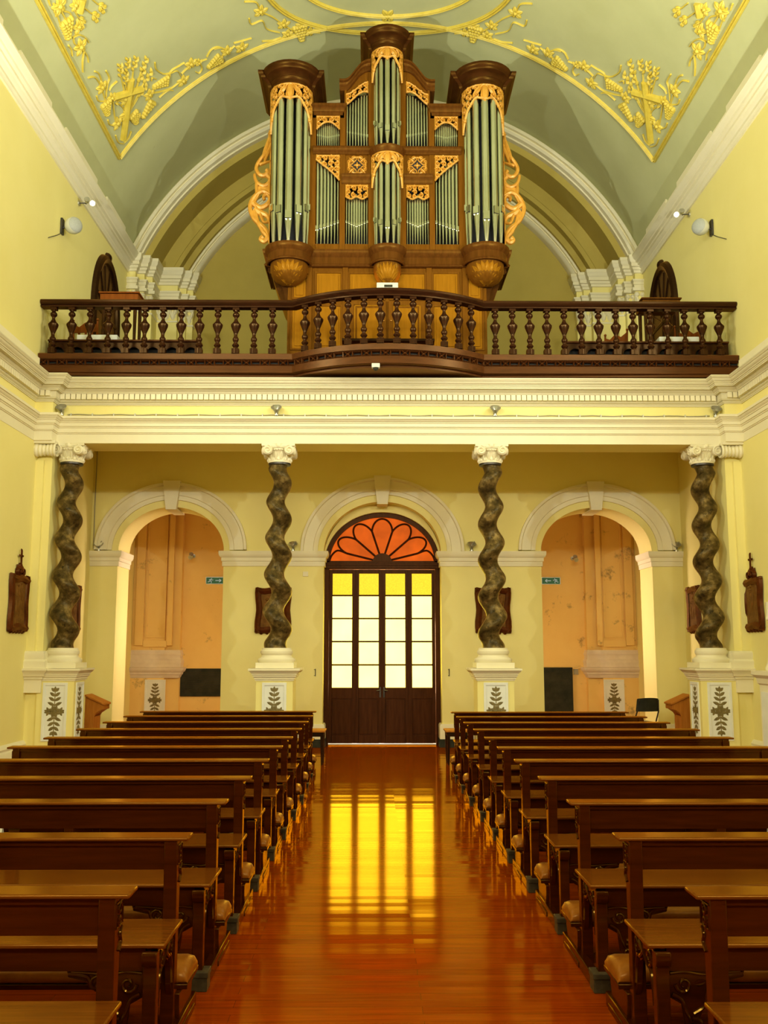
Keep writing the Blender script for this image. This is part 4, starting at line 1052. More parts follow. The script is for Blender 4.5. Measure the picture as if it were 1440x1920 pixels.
# ---- carved wooden station plaques
def plaque(label, loc, rz, w=.58, h=.72, crest=True):
    t = thing('relief_plaque', label, 'plaque', loc, 'carved station plaques', rz)   # local: front faces -y
    Mq = lambda u, v, h_: (u, -h_, v)
    fr = MB(); a, b = w / 2, h / 2
    def wav(q): return .012 * sin(q * 9)
    for s in (-1, 1):
        fr.ribbon([(s * (a - .05) + s * wav(i / 8), -b + h * i / 8) for i in range(9)], .11, Mq, .06)
        fr.ribbon([(-a + w * i / 8, s * (b - .05) + wav(i / 8 + .3)) for i in range(9)], .11, Mq, .06)
        for q in (-1, 1): fr.blob(s * (a - .03), q * (b - .03), .045, Mq, .06)
    for i in range(5): fr.blob(-a + .1 + i * (w - .2) / 4, -b + .0, .035, Mq, .045)
    fr.build('frame', M_frame, t)
    pn = MB().box(-a + .08, a - .08, -.02, 0, -b + .08, b - .08)
    po = pn.build('picture_panel', M_relief, t)
    f2 = MB(); r = random.Random(sum(map(ord, label)))
    for k in range(6):
        u, v = r.uniform(-a + .16, a - .16), r.uniform(-b + .18, b - .30)
        f2.leaf(u, v, PI / 2 + r.uniform(-.3, .3), .26, .09, lambda u, v, h_: Mq(u, v, .02 + h_), .022); f2.blob(u, v + .27, .026, lambda u, v, h_: Mq(u, v, .02 + h_), .025)
    f2.build('relief_figures', M_relief, po)
    if crest:
        c = MB()
        for s in (-1, 1):
            c.ribbon(spiral(s * .07, b + .05, .055, -PI / 2, 1.2, s, 16), (.04, .018), Mq, .05); c.leaf(s * .02, b + .02, PI / 2 + s * -.6, .14, .07, Mq, .05)
        c.blob(0, b + .07, .06, Mq, .06); c.blob(0, b + .13, .035, Mq, .045)
        c.build('crest', M_frame, t)
        x = MB().box(-.011, .011, -.035, -.015, b + .13, b + .33).box(-.05, .05, -.035, -.015, b + .245, b + .267)
        for u, v in ((0, b + .335), (-.055, b + .256), (.055, b + .256)): x.blob(u, v, .018, lambda u, v, h_: Mq(u, v, h_ + .015), .02)
        x.build('cross', M_frame, t)
plaque('carved mahogany plaque on the left nave wall, before the twisted column', (-W + .01, 12.80, 2.19), PI / 2, .62, .74)
plaque('carved mahogany plaque on the right nave wall, above the white statue', (W - .01, 13.02, 2.19), -PI / 2, .62, .70)
plaque('carved mahogany plaque half hidden behind the second twisted column', (-1.89, YB0 - .005, 2.22), 0, .58, .74, False)
plaque('carved mahogany plaque half hidden behind the third twisted column', (1.76, YB0 - .005, 2.22), 0, .58, .74, False)
plaque('carved mahogany plaque on the side wall behind the leftmost column', (-W + .01, 15.15, 2.22), PI / 2, .56, .72, False)
plaque('carved mahogany plaque on the side wall behind the rightmost column', (W - .01, 15.45, 2.22), -PI / 2, .56, .72, False)

# ---- spotlights
def spot(label, loc, aim, cup=.055, arm=True, group='small spotlights'):
    t = thing('spotlight', label, 'spotlight', loc, group)
    a = Vector(aim).normalized()
    MB().lathe([(.035, 0), (.035, .012), (.012, .016), (.010, .05)], seg=12).build('mount', M_steel, t)
    q = a.to_track_quat('Z', 'Y').to_matrix()
    hd = MB().lathe([(.001, -.05), (.028, -.045), (.032, -.01), (cup, .05), (cup * .98, .055), (cup * .8, .05), (.02, .01), (.001, .008)], seg=18, cap=False)
    hd.v = [tuple(q @ Vector(v) + Vector((0, 0, .075))) for v in hd.v]
    hd.build('lamp_head', M_steel, t)
    return t
for x, lab in ((-4.62, 'small steel spotlight on the beam ledge at the far left end'), (-1.60, 'small steel spotlight on the beam ledge above the second column'), (1.49, 'small steel spotlight on the beam ledge above the third column'), (4.62, 'small steel spotlight on the beam ledge at the far right end')):
    spot(lab, (x, YF - .075, 4.842), (0, -.7, .8), .078)
for x, lab in ((-4.80, 'small spotlight on the rear wall moulding left of the left arch'), (-1.57, 'small spotlight on the rear wall moulding behind the second column'), (1.41, 'small spotlight on the rear wall moulding left of the third column'), (4.84, 'small spotlight on the rear wall moulding right of the right arch')):
    t = spot(lab, (x, YB0 - .05, 3.20), (0, -.6, .8), .08)
    MB().box(-.022, .022, .02, .048, .0, .13).tube([(0, .03, .11), (.05, -.02, .16)], .008).build('bracket', M_cable, t)
def wallspot(label, loc, out, sc=1):
    t = thing('wall_spotlight', label, 'spotlight', loc, 'small spotlights'); o = Vector(out)
    MB().tube([(0, 0, 0), tuple(o * .02)], .04, 12).build('mount', M_steel, t)
    MB().tube([tuple(o * .02), tuple(o * .10), tuple(o * .13 + Vector((0, -.02, -.02)))], .010).build('arm', M_iron, t)
    for k in (0, 1):
        c = o * (.15 + .09 * k) + Vector((0, -.05, -.01 - .02 * k))
        MB().tube([tuple(c), tuple(c + Vector((o.x * .02, -.07, .02 - .05 * k)))], [.025, .045], 14).build('lamp_head', M_steel, t)
wallspot('twin spotlight high on the left wall under the upper cornice', (-W, 14.55, 8.64), (1, 0, 0))
wallspot('twin spotlight high on the right wall under the upper cornice', (W, 14.85, 8.64), (-1, 0, 0))
wallspot('small spotlight on the orange wall inside the left arch', (-3.83, PY, 3.42), (0, -1, 0))
wallspot('small spotlight on the orange wall inside the right arch', (3.77, PY, 3.38), (0, -1, 0))

# ---- ball loudspeakers
def speaker(s, y, z, label):
    t = thing('ball_loudspeaker', label, 'loudspeaker', (s * W, y, z), 'ball loudspeakers')
    MB().box(*sorted((0, -s * .03)), -.05, .05, -.12, .12).tube([(-s * .02, 0, -.02), (-s * .12, -.02, 0)], .02).build('bracket', M_iron, t)
    d = Vector((-s * .75, -.65, -.02)).normalized(); q = d.to_track_quat('Z', 'Y').to_matrix(); c = Vector((-s * .20, -.04, 0))
    b = MB().lathe([(.001, -.14), (.06, -.125), (.105, -.085), (.125, -.03), (.125, .03), (.115, .055)], seg=24, cap=False); b.v = [tuple(q @ Vector(v) + c) for v in b.v]; b.build('shell', M_plastic, t, smooth=60)
    g = MB().lathe([(.115, .055), (.10, .075), (.06, .088), (.001, .092)], seg=24, cap=False); g.v = [tuple(q @ Vector(v) + c) for v in g.v]; g.build('grille', M_grey, t, smooth=60)
    MB().tube([(-s * .02, 0, -.10), (-s * .03, -.25, -.25), (-s * .01, -.55, -.42)], .006).build('cable', M_iron, t)
speaker(-1, 13.80, 7.90, 'white ball loudspeaker on the left wall above the gallery railing')
speaker(1, 13.88, 7.96, 'white ball loudspeaker on the right wall above the gallery railing')

# ---- camera, cable, signs, plaques, switches
cc = thing('security_camera', 'small white dome camera under the bowed middle of the balcony', 'camera', (-.20, 12.60, 5.415))
MB().box(-.055, .055, -.03, .04, -.06, .0).build('housing', M_plastic, cc, bevel=.006); MB().lathe([(.001, -.045), (.025, -.038), (.035, -.018), (.036, 0)], c=(0, -.012, -.06), seg=14, cap=False).build('lens_dome', M_slate, cc)
cb = MB(); pts = [(-4.55 + 9.1 * i / 60, YF - .02, 4.862 + .006 * sin(i * 1.7)) for i in range(61)]; cb.tube(pts, .008, 6)
cbo = tag(cb.build('cable', M_cable), 'thin grey cable clipped along the top of the beam moulding', 'cable')
wc = MB().tube([(-4.90, YB0 - .012, 3.24), (-4.905, YB0 - .012, 4.0), (-4.90, YB0 - .012, 5.2)], .008, 6); tag(wc.build('cable', M_cable), 'thin grey cable running up the rear wall corner left of the left arch', 'cable')
cl = MB().box(-.008, .008, YF - .035, YF, 4.845, 4.88).build('clip', M_plastic, cbo)
for i in range(31):
    q = cl if i == 0 else cl.copy()
    if i: COL.objects.link(q); q.parent = cbo
    q.location.x = -4.5 + i * .3
for x, lab in ((-2.46, 'small white card left on the fourth pew seat left of the aisle'), (2.18, 'small white card left on the fourth pew seat right of the aisle')):
    t = thing('paper_card', lab, 'card', (x, 5.93, .485)); MB().add([(-.03, 0, .0), (.03, 0, .0), (.03, .025, .075), (-.03, .025, .075), (-.03, .05, 0), (.03, .05, 0)], [(0, 1, 2, 3), (3, 2, 5, 4)]).build('card', M_plastic, t, smooth=0)
def exit_sign(x, flip, label):
    t = thing('exit_sign', label, 'sign', (x, PY - .012, 2.93)); f = -1 if flip else 1
    MB().box(-.19, .19, -.02, .012, -.07, .07).build('box', M_steel, t)
    MB().box(-.18, .18, -.024, -.018, -.062, .062).build('face', M_green, t)
    g = MB(); Mx = lambda u, v, h: (f * u, -.024 - h, v)
    g.blob(-.075, .040, .010, Mx, .002)
    for p in ([(-.085, .028), (-.10, -.005)], [(-.10, -.005), (-.075, -.022), (-.085, -.05)], [(-.10, -.005), (-.125, -.025), (-.15, -.025)], [(-.085, .026), (-.06, .008), (-.04, .015)], [(-.088, .026), (-.115, .02), (-.125, .0)]): g.ribbon(p, .013, Mx, .002)
    g.ribbon([(-.0, .0), (.10, .0)], .016, Mx, .002)
    g.ribbon([(.075, .03), (.115, .0)], .014, Mx, .002); g.ribbon([(.075, -.03), (.115, .0)], .014, Mx, .002)
    g.build('running_man_and_arrow', M_signw, t)
exit_sign(-3.38, False, 'green running-man exit sign inside the left arch')
exit_sign(3.32, True, 'green running-man exit sign inside the right arch')
pt = thing('inscribed_tablet', 'dark stone tablet with engraved lines inside the left arch', 'tablet', (-3.55, PY - .003, .93))
MB().box(-.50, .50, -.04, 0, -.27, .27).build('slab', M_slate, pt, bevel=.008)
ln = MB()
for k in range(11): ln.box(-.40, .40 - .03 * (k % 3), -.042, -.04, .19 - k * .036, .196 - k * .036)
ln.build('engraved_lines', M_foot, pt)
dk = thing('dark_panel_door', 'narrow black door panel inside the right arch', 'door', (3.42, PY - .003, 0))
MB().box(-.30, .28, -.05, 0, .0, 1.22).build('panel', M_slate, dk, bevel=.006)
MB().box(-.25, .23, -.056, -.05, .62, 1.15).box(-.25, .23, -.056, -.05, .12, .55).build('inset', M_slate, dk)
MB().box(.31, .40, -.02, 0, 1.08, 1.22).build('plate', M_cable, dk)
sw = thing('switch_plate', 'small cream switch plate on the rear wall left of the door', 'switch', (-1.36, YB0, 2.82))
MB().box(-.045, .045, -.014, 0, -.04, .04).build('plate', M_white, sw, bevel=.004); MB().box(-.012, .012, -.02, -.012, -.018, .018).build('rocker', M_white, sw)
for x, lab in ((-1.18, 'small wall hook left of the entrance door'), (1.02, 'small wall hook right of the entrance door')):
    t = thing('wall_hook', lab, 'hook', (x, YB0, 1.20)); MB().box(-.006, .006, -.012, 0, -.06, .06).build('plate', M_iron, t); MB().tube([(-.02, -.03, .05), (0, -.012, .05), (.0, -.012, -.05), (-.02, -.03, -.05)], .005).build('hook', M_iron, t)

# ---- statue on its pedestal against the right wall (only an edge of it shows)
sp = thing('statue_pedestal', 'white stone pedestal against the right wall at the picture edge', 'pedestal', (4.65, 11.48, 0))
rows = [[(px * d, py * d, z) for px, py in ((-1, -1), (1, -1), (1, 1), (-1, 1))] for d, z in ((.27, 0), (.27, .12), (.24, .15), (.22, .18), (.22, 1.16), (.24, 1.18), (.25, 1.24), (.29, 1.28), (.29, 1.33), (0, 1.331))]
MB().grid(rows, cv=True).build('block', M_white, sp)
MB().box(-.235, -.22, -.15, .15, .28, 1.08).build('panel', M_panel, sp)
su = thing('robed_statue', 'white robed statue standing on the pedestal by the right wall', 'statue', (4.65, 11.48, 1.331))
m = MB(); rows = []
for z, rx, ry in ((0, .20, .17), (.03, .21, .18), (.10, .18, .15), (.28, .16, .13), (.45, .15, .12), (.58, .135, .11), (.70, .15, .11), (.80, .16, .105), (.86, .12, .09), (.90, .055, .05), (.93, .045, .045)):
    rows.append([((rx + .012 * sin(k * 5) * (z < .6)) * cos(2 * PI * k / 30), (ry + .012 * sin(k * 5) * (z < .6)) * sin(2 * PI * k / 30), z) for k in range(30)])
m.grid(rows, cv=True).lathe([(.03, .90), (.06, .95), (.072, 1.0), (.068, 1.05), (.04, 1.09), (0, 1.10)], seg=16)
for q in (-1, 1): m.tube([(q * .14, 0, .80), (q * .17, -.05, .62), (q * .07, -.14, .62), (q * .01, -.16, .66)], [.05, .045, .03, .025], 10)
m.build('robe', M_white, su, smooth=60)

# ================================================================= GALLERY FURNITURE
GZ = 5.56
def arcade_bench(x0, x1, label):
    t = thing('arcaded_bench', label, 'bench', (0, 13.42, GZ)); 
    MB().box(x0, x1, -.10, .14, .395, .42).build('top_board', M_balred, t, bevel=.004)
    n = int(round((x1 - x0) / .2578)); w = (x1 - x0) / n
    m = arch_wall(-.06, -.03, x0, x1, .395, [(x0 + w * (k + .5), .095, .22, .10) for k in range(n)], 10)
    m.build('arcade', M_bal, t)
    MB().box(x0, x1, .06, .08, 0, .395).build('back_board', M_black, t)
arcade_bench(-4.90, -2.72, 'low dark bench with round arches behind the left gallery railing')
arcade_bench(2.55, 4.90, 'low dark bench with round arches behind the right gallery railing')
for s, lab in ((-1, 'pale green board lying behind the left gallery railing'), (1, 'pale green board lying behind the right gallery railing')):
    t = thing('pale_board', lab, 'board', (s * 4.35, 13.95, GZ)); MB().box(-.30, .30, -.12, .12, .58, .66).build('board', M_panel, t, bevel=.006)
    for q in (-1, 1): MB().box(q * .24 - .02, q * .24 + .02, -.08, .08, 0, .58).build('leg', M_bal, t)
def desk(x, y, z, w, label, col):
    t = thing('music_desk', label, 'desk', (x, y, GZ)); h = z - GZ
    m = MB().prism([(-.20, h - .14), (-.20, h - .02), (.20, h), (.20, h - .14)], 'x', -w / 2, w / 2); m.build('desk_box', col, t, bevel=.006)
    MB().box(-w / 2 - .02, w / 2 + .02, -.22, .22, h - .012, h + .01).build('lid', col, t, bevel=.004)
    for a in (-1, 1):
        for b in (-1, 1):
            MB().lathe([(.028, 0), (.035, .06), (.022, .12), (.03, .3), (.035, .5), (.022, .6), (.03, h - .14)], c=(a * (w / 2 - .05), b * .15, 0), seg=10).build('leg', M_bal, t)
    MB().box(-w / 2 + .05, w / 2 - .05, -.015, .015, .18, .22).build('stretcher', M_bal, t)
desk(-4.12, 14.3, 6.98, .58, 'reddish wooden music desk behind the left gallery railing', M_desk)
desk(4.19, 14.3, 6.92, .58, 'brown wooden music desk behind the right gallery railing', M_orgmid)
def chair(x, y, rz, label, arms=False):
    t = thing('wooden_chair', label, 'chair', (x, y, GZ), 'gallery chairs', rz)
    MB().box(-.22, .22, -.21, .21, .40, .44).build('seat', M_desk, t, bevel=.008)
    for a in (-1, 1):
        MB().tube([(a * .19, .19, 0), (a * .19, .20, .44), (a * .20, .25, 1.05)], [.018, .02, .016], 8).lathe([(.0, 0), (.02, .01), (.022, .03), (0, .05)], c=(a * .20, .25, 1.05), seg=8).build('back_post', M_desk, t)
        MB().tube([(a * .19, -.18, 0), (a * .19, -.18, .40)], .018, 8).build('leg', M_desk, t)
        if arms: MB().tube([(a * .20, .22, .68), (a * .23, .0, .66), (a * .23, -.18, .68), (a * .23, -.20, .64), (a * .21, -.17, .42)], .018, 8).build('armrest', M_desk, t)
    MB().prism([(-.20, .88), (.20, .88), (.20, 1.02), (.10, .97), (0, 1.04), (-.10, .97), (-.20, 1.02)], 'y', .22, .245).build('top_rail', M_desk, t)
    for u in (-.11, 0, .11): MB().box(u - .014, u + .014, .21, .235, .44, .90).build('spindle', M_desk, t)
chair(-4.66, 14.62, PI * .95, 'red-brown spindle-back chair near the left gallery wall')
chair(-3.95, 15.05, PI * .2, 'dark armchair beside the left music desk', True)
chair(3.50, 14.7, -PI * .25, 'dark armchair beside the right music desk', True)
chair(4.72, 14.85, PI * 1.02, 'brown chair near the right gallery wall')
ob = thing('organ_bench', 'dark organ bench behind the bowed middle of the balcony', 'bench', (XO, 13.75, GZ))
MB().box(-.68, .68, -.16, .16, .50, .54).build('seat', M_dark, ob, bevel=.006)
for q in (-1, 1): MB().box(q * .6 - .03, q * .6 + .03, -.14, .14, 0, .50).build('leg', M_dark, ob)
sb = thing('small_stool', 'small pale-topped stool right of the organ behind the railing', 'stool', (1.86, 14.1, GZ))
MB().box(-.24, .24, -.15, .15, .33, .37).build('seat', M_balred, sb); MB().box(-.19, .19, -.12, .12, .20, .33).build('apron', M_pink, sb)
for a in (-1, 1):
    for b in (-1, 1): MB().box(a * .17 - .02, a * .17 + .02, b * .10 - .02, b * .10 + .02, 0, .33).build('leg', M_dark, sb)
wb = thing('white_control_box', 'small white box on the front of the organ above the railing', 'box', (XO, YO - .01, zO(541, YO)))
MB().box(-.17, .17, -.10, 0, -.05, .06).build('housing', M_plastic, wb, bevel=.01); MB().box(-.05, .08, -.105, -.10, -.02, .02).build('slot', M_slate, wb)
# arched dark doors in the gallery side walls
for s, nm, yc_, lab in ((-1, 'door_2', 16.2, 'dark arched door with fan tracery in the left gallery wall'), (1, 'door_3', 16.4, 'dark arched door with fan tracery in the right gallery wall')):
    t = tag(bpy.data.objects.new(nm, None), lab, 'door', kind='structure'); COL.objects.link(t); t.location = (s * W, yc_, 0)
    a, zs, b = .72, 7.35, 1.0
    Mg = lambda u, v, h: (-s * h, u, v)
    out = [(-a, GZ), (-a, zs)] + [(-a * cos(PI * i / 24), zs + b * sin(PI * i / 24)) for i in range(25)] + [(a, zs), (a, GZ)]
    MB().ribbon(out, .17, Mg, .09).build('frame', M_dark, t)
    MB().prism([(u * .93, v) for u, v in out], 'x', 0, -s * .025).build('leaf', M_dark, t)
    m = MB()
    for an in (20, 50, 75, 105, 130, 160):
        q = math.radians(an); m.ribbon([(.1 * cos(q), zs + .1 * sin(q)), (.62 * cos(q), zs + .88 * sin(q))], .04, Mg, .045)
    m.ribbon([(-.68, zs), (.68, zs)], .10, Mg, .05); m.ribbon([(0, GZ), (0, zs)], .09, Mg, .05)
    m.blob(0, zs + .02, .12, Mg, .05); m.blob(0, zs + b + .06, .10, Mg, .10)
    m.build('tracery', M_dark, t)

# ================================================================= GOLD PLASTER RELIEFS ON THE VAULT
def relief(label, s, build):
    t = thing('vault_relief', label, 'ceiling ornament', (0, 0, 0), 'gold vine reliefs on the vault')
    build(t, s)
def VMs(s): return lambda u, v, h: VM(s * u / RV, v, h)
def px2v(px, py):
    d0 = at(px, py, 1.0); dx, dz = d0[0] - CX, d0[1] - HC
    oz = HC - ZV; A_ = dx * dx + dz * dz; B_ = 2 * (CX * dx + oz * dz); C_ = CX * CX + oz * oz - RV * RV
    t = (-B_ + math.sqrt(B_ * B_ - 4 * A_ * C_)) / (2 * A_)
    X, Z = CX + dx * t, HC + dz * t
    return (math.atan2(X, Z - ZV) * RV, t)
def tr3(pts, ox, oy, k): return [px2v(ox + x / k, oy + y / k) for x, y in pts]
def fl(m, p, M, r=.14, n=5, rot=0):
    for k in range(n): m.leaf(p[0], p[1], rot + 2 * PI * k / n, r * .85, r * .55, M, .045)
    m.blob(p[0], p[1], r * .25, M, .06)
def grapes(m, p, d, L, Wd, M):
    a = math.atan2(d[1], d[0]); n = 6
    for i in range(n):
        f = i / (n - 1); w = Wd * (1 - .75 * f); c = max(1, int(round(w / .07)) + 1)
        for j in range(c):
            q = (j - (c - 1) / 2) * w / max(1, c - .0)
            m.blob(p[0] + cos(a) * L * f - sin(a) * q, p[1] + sin(a) * L * f + cos(a) * q, .045, M, .06, seg=6)
def mk(t, s, kind, fn):
    m = MB(); fn(m, VMs(-s)); m.build(kind, M_gold, t)
# coordinates are (arc length from the crown, y) on the left half; mirrored for the right half
K = 3.789; O_ = (60, 0)
L_ = lambda *p: tr3(p, O_[0], O_[1], K)
def neg(pts): return [(-u, v) for u, v in pts]
def vine(t, s, pts, w=(.028, .012), k=5):
    P_ = neg(L_(*pts)); mk(t, s, 'vine_stem', lambda m, M: m.ribbon(smoothpts([(-u, v) for u, v in P_], k), w, M, .03))
def cornerpiece(t, s):
    p = L_((643, 985), (700, 560)); mk(t, s, 'cross', lambda m, M: (m.ribbon(p, .13, M, .07), m.ribbon(L_((570, 690), (775, 630)), .12, M, .075)))
    root = L_((655, 840))[0]
    for q in ((628, 540), (672, 505), (716, 500), (772, 505), (752, 585), (790, 590), (612, 735), (748, 690), (660, 600)):
        e = L_(q)[0]; d = math.atan2(e[1] - root[1], e[0] - root[0])
        mk(t, s, 'wheat_ear', lambda m, M: (m.ribbon(smoothpts([root, ((root[0] + e[0]) / 2 + .05, (root[1] + e[1]) / 2), e], 5), .022, M, .025), [m.leaf(e[0] + cos(d) * .05 * i, e[1] + sin(d) * .05 * i, d + (.6 if i % 2 else -.6), .10, .05, M, .05) for i in range(5)]))
    for q, r in (((660, 810), .17), ((602, 872), .16), ((655, 700), .15), ((490, 615), .15), ((560, 690), .12), ((830, 668), .15), ((740, 835), .13)):
        mk(t, s, 'vine_leaf', lambda m, M: fl(m, L_(q)[0], M, r))
    for q, q2, w in (((520, 730), (530, 805), .22), ((715, 810), (735, 865), .2), ((848, 725), (785, 825), .18)):
        a, b = L_(q, q2); mk(t, s, 'grape_bunch', lambda m, M: grapes(m, a, (b[0] - a[0], b[1] - a[1]), math.hypot(b[0] - a[0], b[1] - a[1]), w, M))
    for v in ([(395, 550), (440, 545), (470, 580), (490, 620), (510, 690), (525, 735)], [(440, 505), (470, 520), (492, 580), (500, 640)], [(522, 500), (545, 550), (530, 600), (520, 690)], [(455, 680), (470, 715), (520, 715), (560, 700)], [(570, 720), (580, 800), (590, 870)], [(535, 850), (550, 885), (600, 880)], [(590, 960), (610, 1010), (650, 1020)], [(700, 930), (680, 980), (650, 1010)], [(600, 575), (560, 610), (545, 640)]): vine(t, s, v)
def arcpiece(t, s):
    for q, r in (((1070, 570), .16), ((1125, 450), .16), ((1382, 358), .15), ((1180, 440), .10)): mk(t, s, 'vine_leaf', lambda m, M: fl(m, L_(q)[0], M, r))
    for q, q2, w in (((955, 570), (865, 612), .2), ((1330, 410), (1255, 470), .24)):
        a, b = L_(q, q2); mk(t, s, 'grape_bunch', lambda m, M: grapes(m, a, (b[0] - a[0], b[1] - a[1]), math.hypot(b[0] - a[0], b[1] - a[1]), w, M))
    for v in ([(830, 660), (900, 650), (980, 625), (1030, 590), (1070, 560)], [(845, 570), (850, 550), (880, 560)], [(870, 440), (880, 490), (930, 522), (980, 515), (1030, 500), (1055, 540)], [(975, 545), (985, 500), (1040, 465), (1080, 440)], [(1060, 520), (1100, 480), (1140, 455), (1200, 430), (1240, 415)], [(1190, 445), (1205, 480), (1185, 515), (1160, 505)], [(1240, 400), (1270, 350), (1320, 330), (1390, 350), (1440, 320)], [(900, 690), (960, 640), (1000, 640)]): vine(t, s, v)
def upperpiece(t, s):
    c = L_((330, 85), (352, -10)); mk(t, s, 'cross', lambda m, M: m.ribbon(c, .13, M, .07))
    for q, r in (((325, 185), .15), ((340, 330), .17), ((190, 40), .18), ((300, 30), .12)): mk(t, s, 'vine_leaf', lambda m, M: fl(m, L_(q)[0], M, r))
    a, b = L_((240, 150), (250, 260)); mk(t, s, 'grape_bunch', lambda m, M: grapes(m, a, (b[0] - a[0], b[1] - a[1]), math.hypot(b[0] - a[0], b[1] - a[1]), .24, M))
    for q0, q in (((270, 30), (330, 125)), ((350, 40), (420, 95)), ((420, -10), (468, 30))):
        a0, e = L_(q0, q); d = math.atan2(e[1] - a0[1], e[0] - a0[0]); mk(t, s, 'wheat_ear', lambda m, M: (m.ribbon([a0, e], .022, M, .025), [m.leaf(e[0] + cos(d) * .04 * i, e[1] + sin(d) * .04 * i, d + (.6 if i % 2 else -.6), .11, .06, M, .05) for i in range(4)]))
    for v in ([(150, 20), (155, 80), (180, 120), (200, 185)], [(200, 70), (240, 140), (260, 160)], [(285, 265), (330, 245), (375, 265), (400, 300)], [(290, 270), (300, 310), (340, 330)], [(360, 350), (390, 400), (395, 440)], [(365, 360), (355, 430), (355, 510)], [(255, 320), (275, 350), (280, 395)], [(110, -10), (125, 40)], [(215, 75), (265, 90), (280, 130)]): vine(t, s, v)
relief('gold relief of a cross with wheat and grapes in the left vault corner', 1, cornerpiece)
relief('gold relief of a cross with wheat and grapes in the right vault corner', -1, cornerpiece)
relief('gold grape vine climbing the left side of the vault arc', 1, arcpiece)
relief('gold grape vine climbing the right side of the vault arc', -1, arcpiece)
relief('gold grape relief cut by the upper left picture edge', 1, upperpiece)
relief('gold grape relief cut by the upper right picture edge', -1, upperpiece)
def sprays(t, s):
    global K, O_
    K, O_ = 2.25, (400, 0)
    for q, r in (((198, 45), .16), ((295, 100), .15), ((405, 132), .15), ((312, 140), .14), ((55, 215), .13), ((118, 198), .16), ((15, 250), .15), ((370, 105), .14)): mk(t, s, 'vine_leaf', lambda m, M: fl(m, L_(q)[0], M, r))
    a, b = L_((365, 110), (372, 160)); mk(t, s, 'grape_bunch', lambda m, M: grapes(m, a, (b[0] - a[0], b[1] - a[1]), .35, .26, M))
    for v in ([(130, 5), (180, 8), (200, 45), (250, 70), (290, 98), (350, 130), (450, 135)], [(150, 75), (160, 100), (205, 85), (225, 120), (280, 135)], [(205, 172), (250, 168), (285, 155)], [(85, 180), (120, 170), (160, 158)], [(0, 205), (30, 200), (55, 215)]): vine(t, s, v)
    K, O_ = 3.789, (60, 0)
relief('gold leafy spray left of the vault medallion above the organ', 1, sprays)
relief('gold leafy spray right of the vault medallion above the organ', -1, sprays)
ro = thing('vault_rosette', 'gold rosette on the inner ring of the vault medallion above the organ', 'ceiling ornament', (0, 0, 0))
m = MB(); fl(m, (0, 15.12), VMs(1), .2, 6); m.build('petals', M_gold, ro)

# ================================================================= LIGHT
def area(name, loc, to, sx, sy, e, c):
    l = bpy.data.lights.new(name, 'AREA'); l.shape = 'RECTANGLE'; l.size = sx; l.size_y = sy; l.energy = e; l.color = c
    o = bpy.data.objects.new(name, l); COL.objects.link(o); o.location = loc
    o.rotation_euler = (Vector(to) - Vector(loc)).to_track_quat('-Z', 'Y').to_euler(); return o
def point(name, loc, e, c, r=.1):
    l = bpy.data.lights.new(name, 'POINT'); l.energy = e; l.color = c; l.shadow_soft_size = r
    o = bpy.data.objects.new(name, l); COL.objects.link(o); o.location = loc; return o
CW = (1.0, .905, .60)
area('nave_lamps', (0, -3.0, 6.2), (0, 14, 4.8), 6, 1.0, 690, CW)
area('nave_window_left', (-4.85, 3.0, 7.2), (3, 6, 5), 3.0, 2.0, 70, (1, .97, .84))
area('nave_window_right', (4.85, 3.0, 7.2), (-3, 6, 5), 3.0, 2.0, 70, (1, .97, .84))
for s, nm in ((-1, 'left'), (1, 'right')):
    o = area('side_wall_fill_' + nm, (s * 4.85, 9.6, 6.6), (-s * 4.9, 12.2, 4.0), 1.3, 2.4, 140, (1, .98, .86)); o.data.spread = math.radians(125)  # unseen fill lights added to brighten the opposite side walls; no window is built
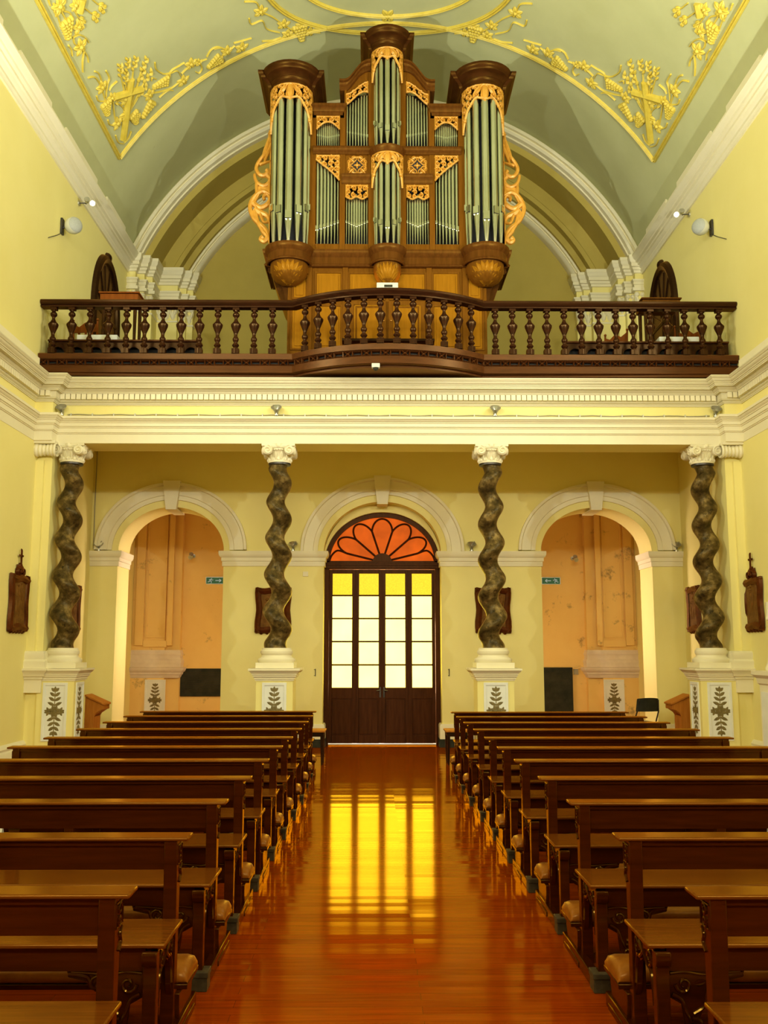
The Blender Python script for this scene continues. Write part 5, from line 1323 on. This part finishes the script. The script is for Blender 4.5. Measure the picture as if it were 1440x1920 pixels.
def flood(name, loc, to, e, c, ang=150, r=.07):
    l = bpy.data.lights.new(name, 'SPOT'); l.energy = e; l.color = c; l.spot_size = math.radians(ang); l.spot_blend = .95; l.shadow_soft_size = r
    o = bpy.data.objects.new(name, l); COL.objects.link(o); o.location = loc
    o.rotation_euler = (Vector(to) - Vector(loc)).to_track_quat('-Z', 'Y').to_euler()
for s in (-1, 1):
    flood('cornice_floodlight', (s * 4.55, 7.5, 5.72), (-s * .5, 14.6, 13.4), 1500, (.97, 1, .90), 104)
    flood('cornice_floodlight', (s * 4.55, .5, 5.72), (-s * 2.6, 7.5, 10.0), 1150, (.92, 1, .97), 140)
for s in (-1, 1): area('vestibule_light', (s * 1.62, 17.9, 1.1), (s * 4.5, 17.6, .5), 1.0, 1.8, 27, (1, .74, .38))
for s in (-1, 1):
    o = area('jamb_fill_light', (s * 1.6, 17.4, 2.2), (s * 4.5, 16.4, 2.3), .6, 2.6, 21, (1, .76, .60)); o.data.spread = math.radians(70)  # extra narrow light added to brighten the arch jambs; no doorway stands here
area('daylight_outside', (0, 18.6, 1.4), (0, 16.4, 0), 1.8, 1.6, 120, (1, .97, 1))

wd = bpy.data.worlds.new('World'); S.world = wd; wd.use_nodes = True
wd.node_tree.nodes['Background'].inputs[0].default_value = (.02, .018, .01, 1)

cam = bpy.data.cameras.new('Camera'); co = bpy.data.objects.new('Camera', cam); COL.objects.link(co)
cam.sensor_fit = 'VERTICAL'; cam.sensor_height = 24; cam.lens = FPX / 1920 * 24
co.location = (CX, 0, HC); co.rotation_euler = (PI / 2 + PITCH, 0, -YAW); S.camera = co
S.view_settings.view_transform = 'Standard'; S.view_settings.look = 'None'; S.view_settings.gamma = 1; S.view_settings.exposure = 0.08
S.view_settings.use_curve_mapping = False
S.cycles.max_bounces = 7; S.cycles.diffuse_bounces = 5; S.cycles.glossy_bounces = 4; S.cycles.transmission_bounces = 2; S.cycles.caustics_reflective = True
S.cycles.sample_clamp_indirect = 6
S.cycles.use_denoising = True
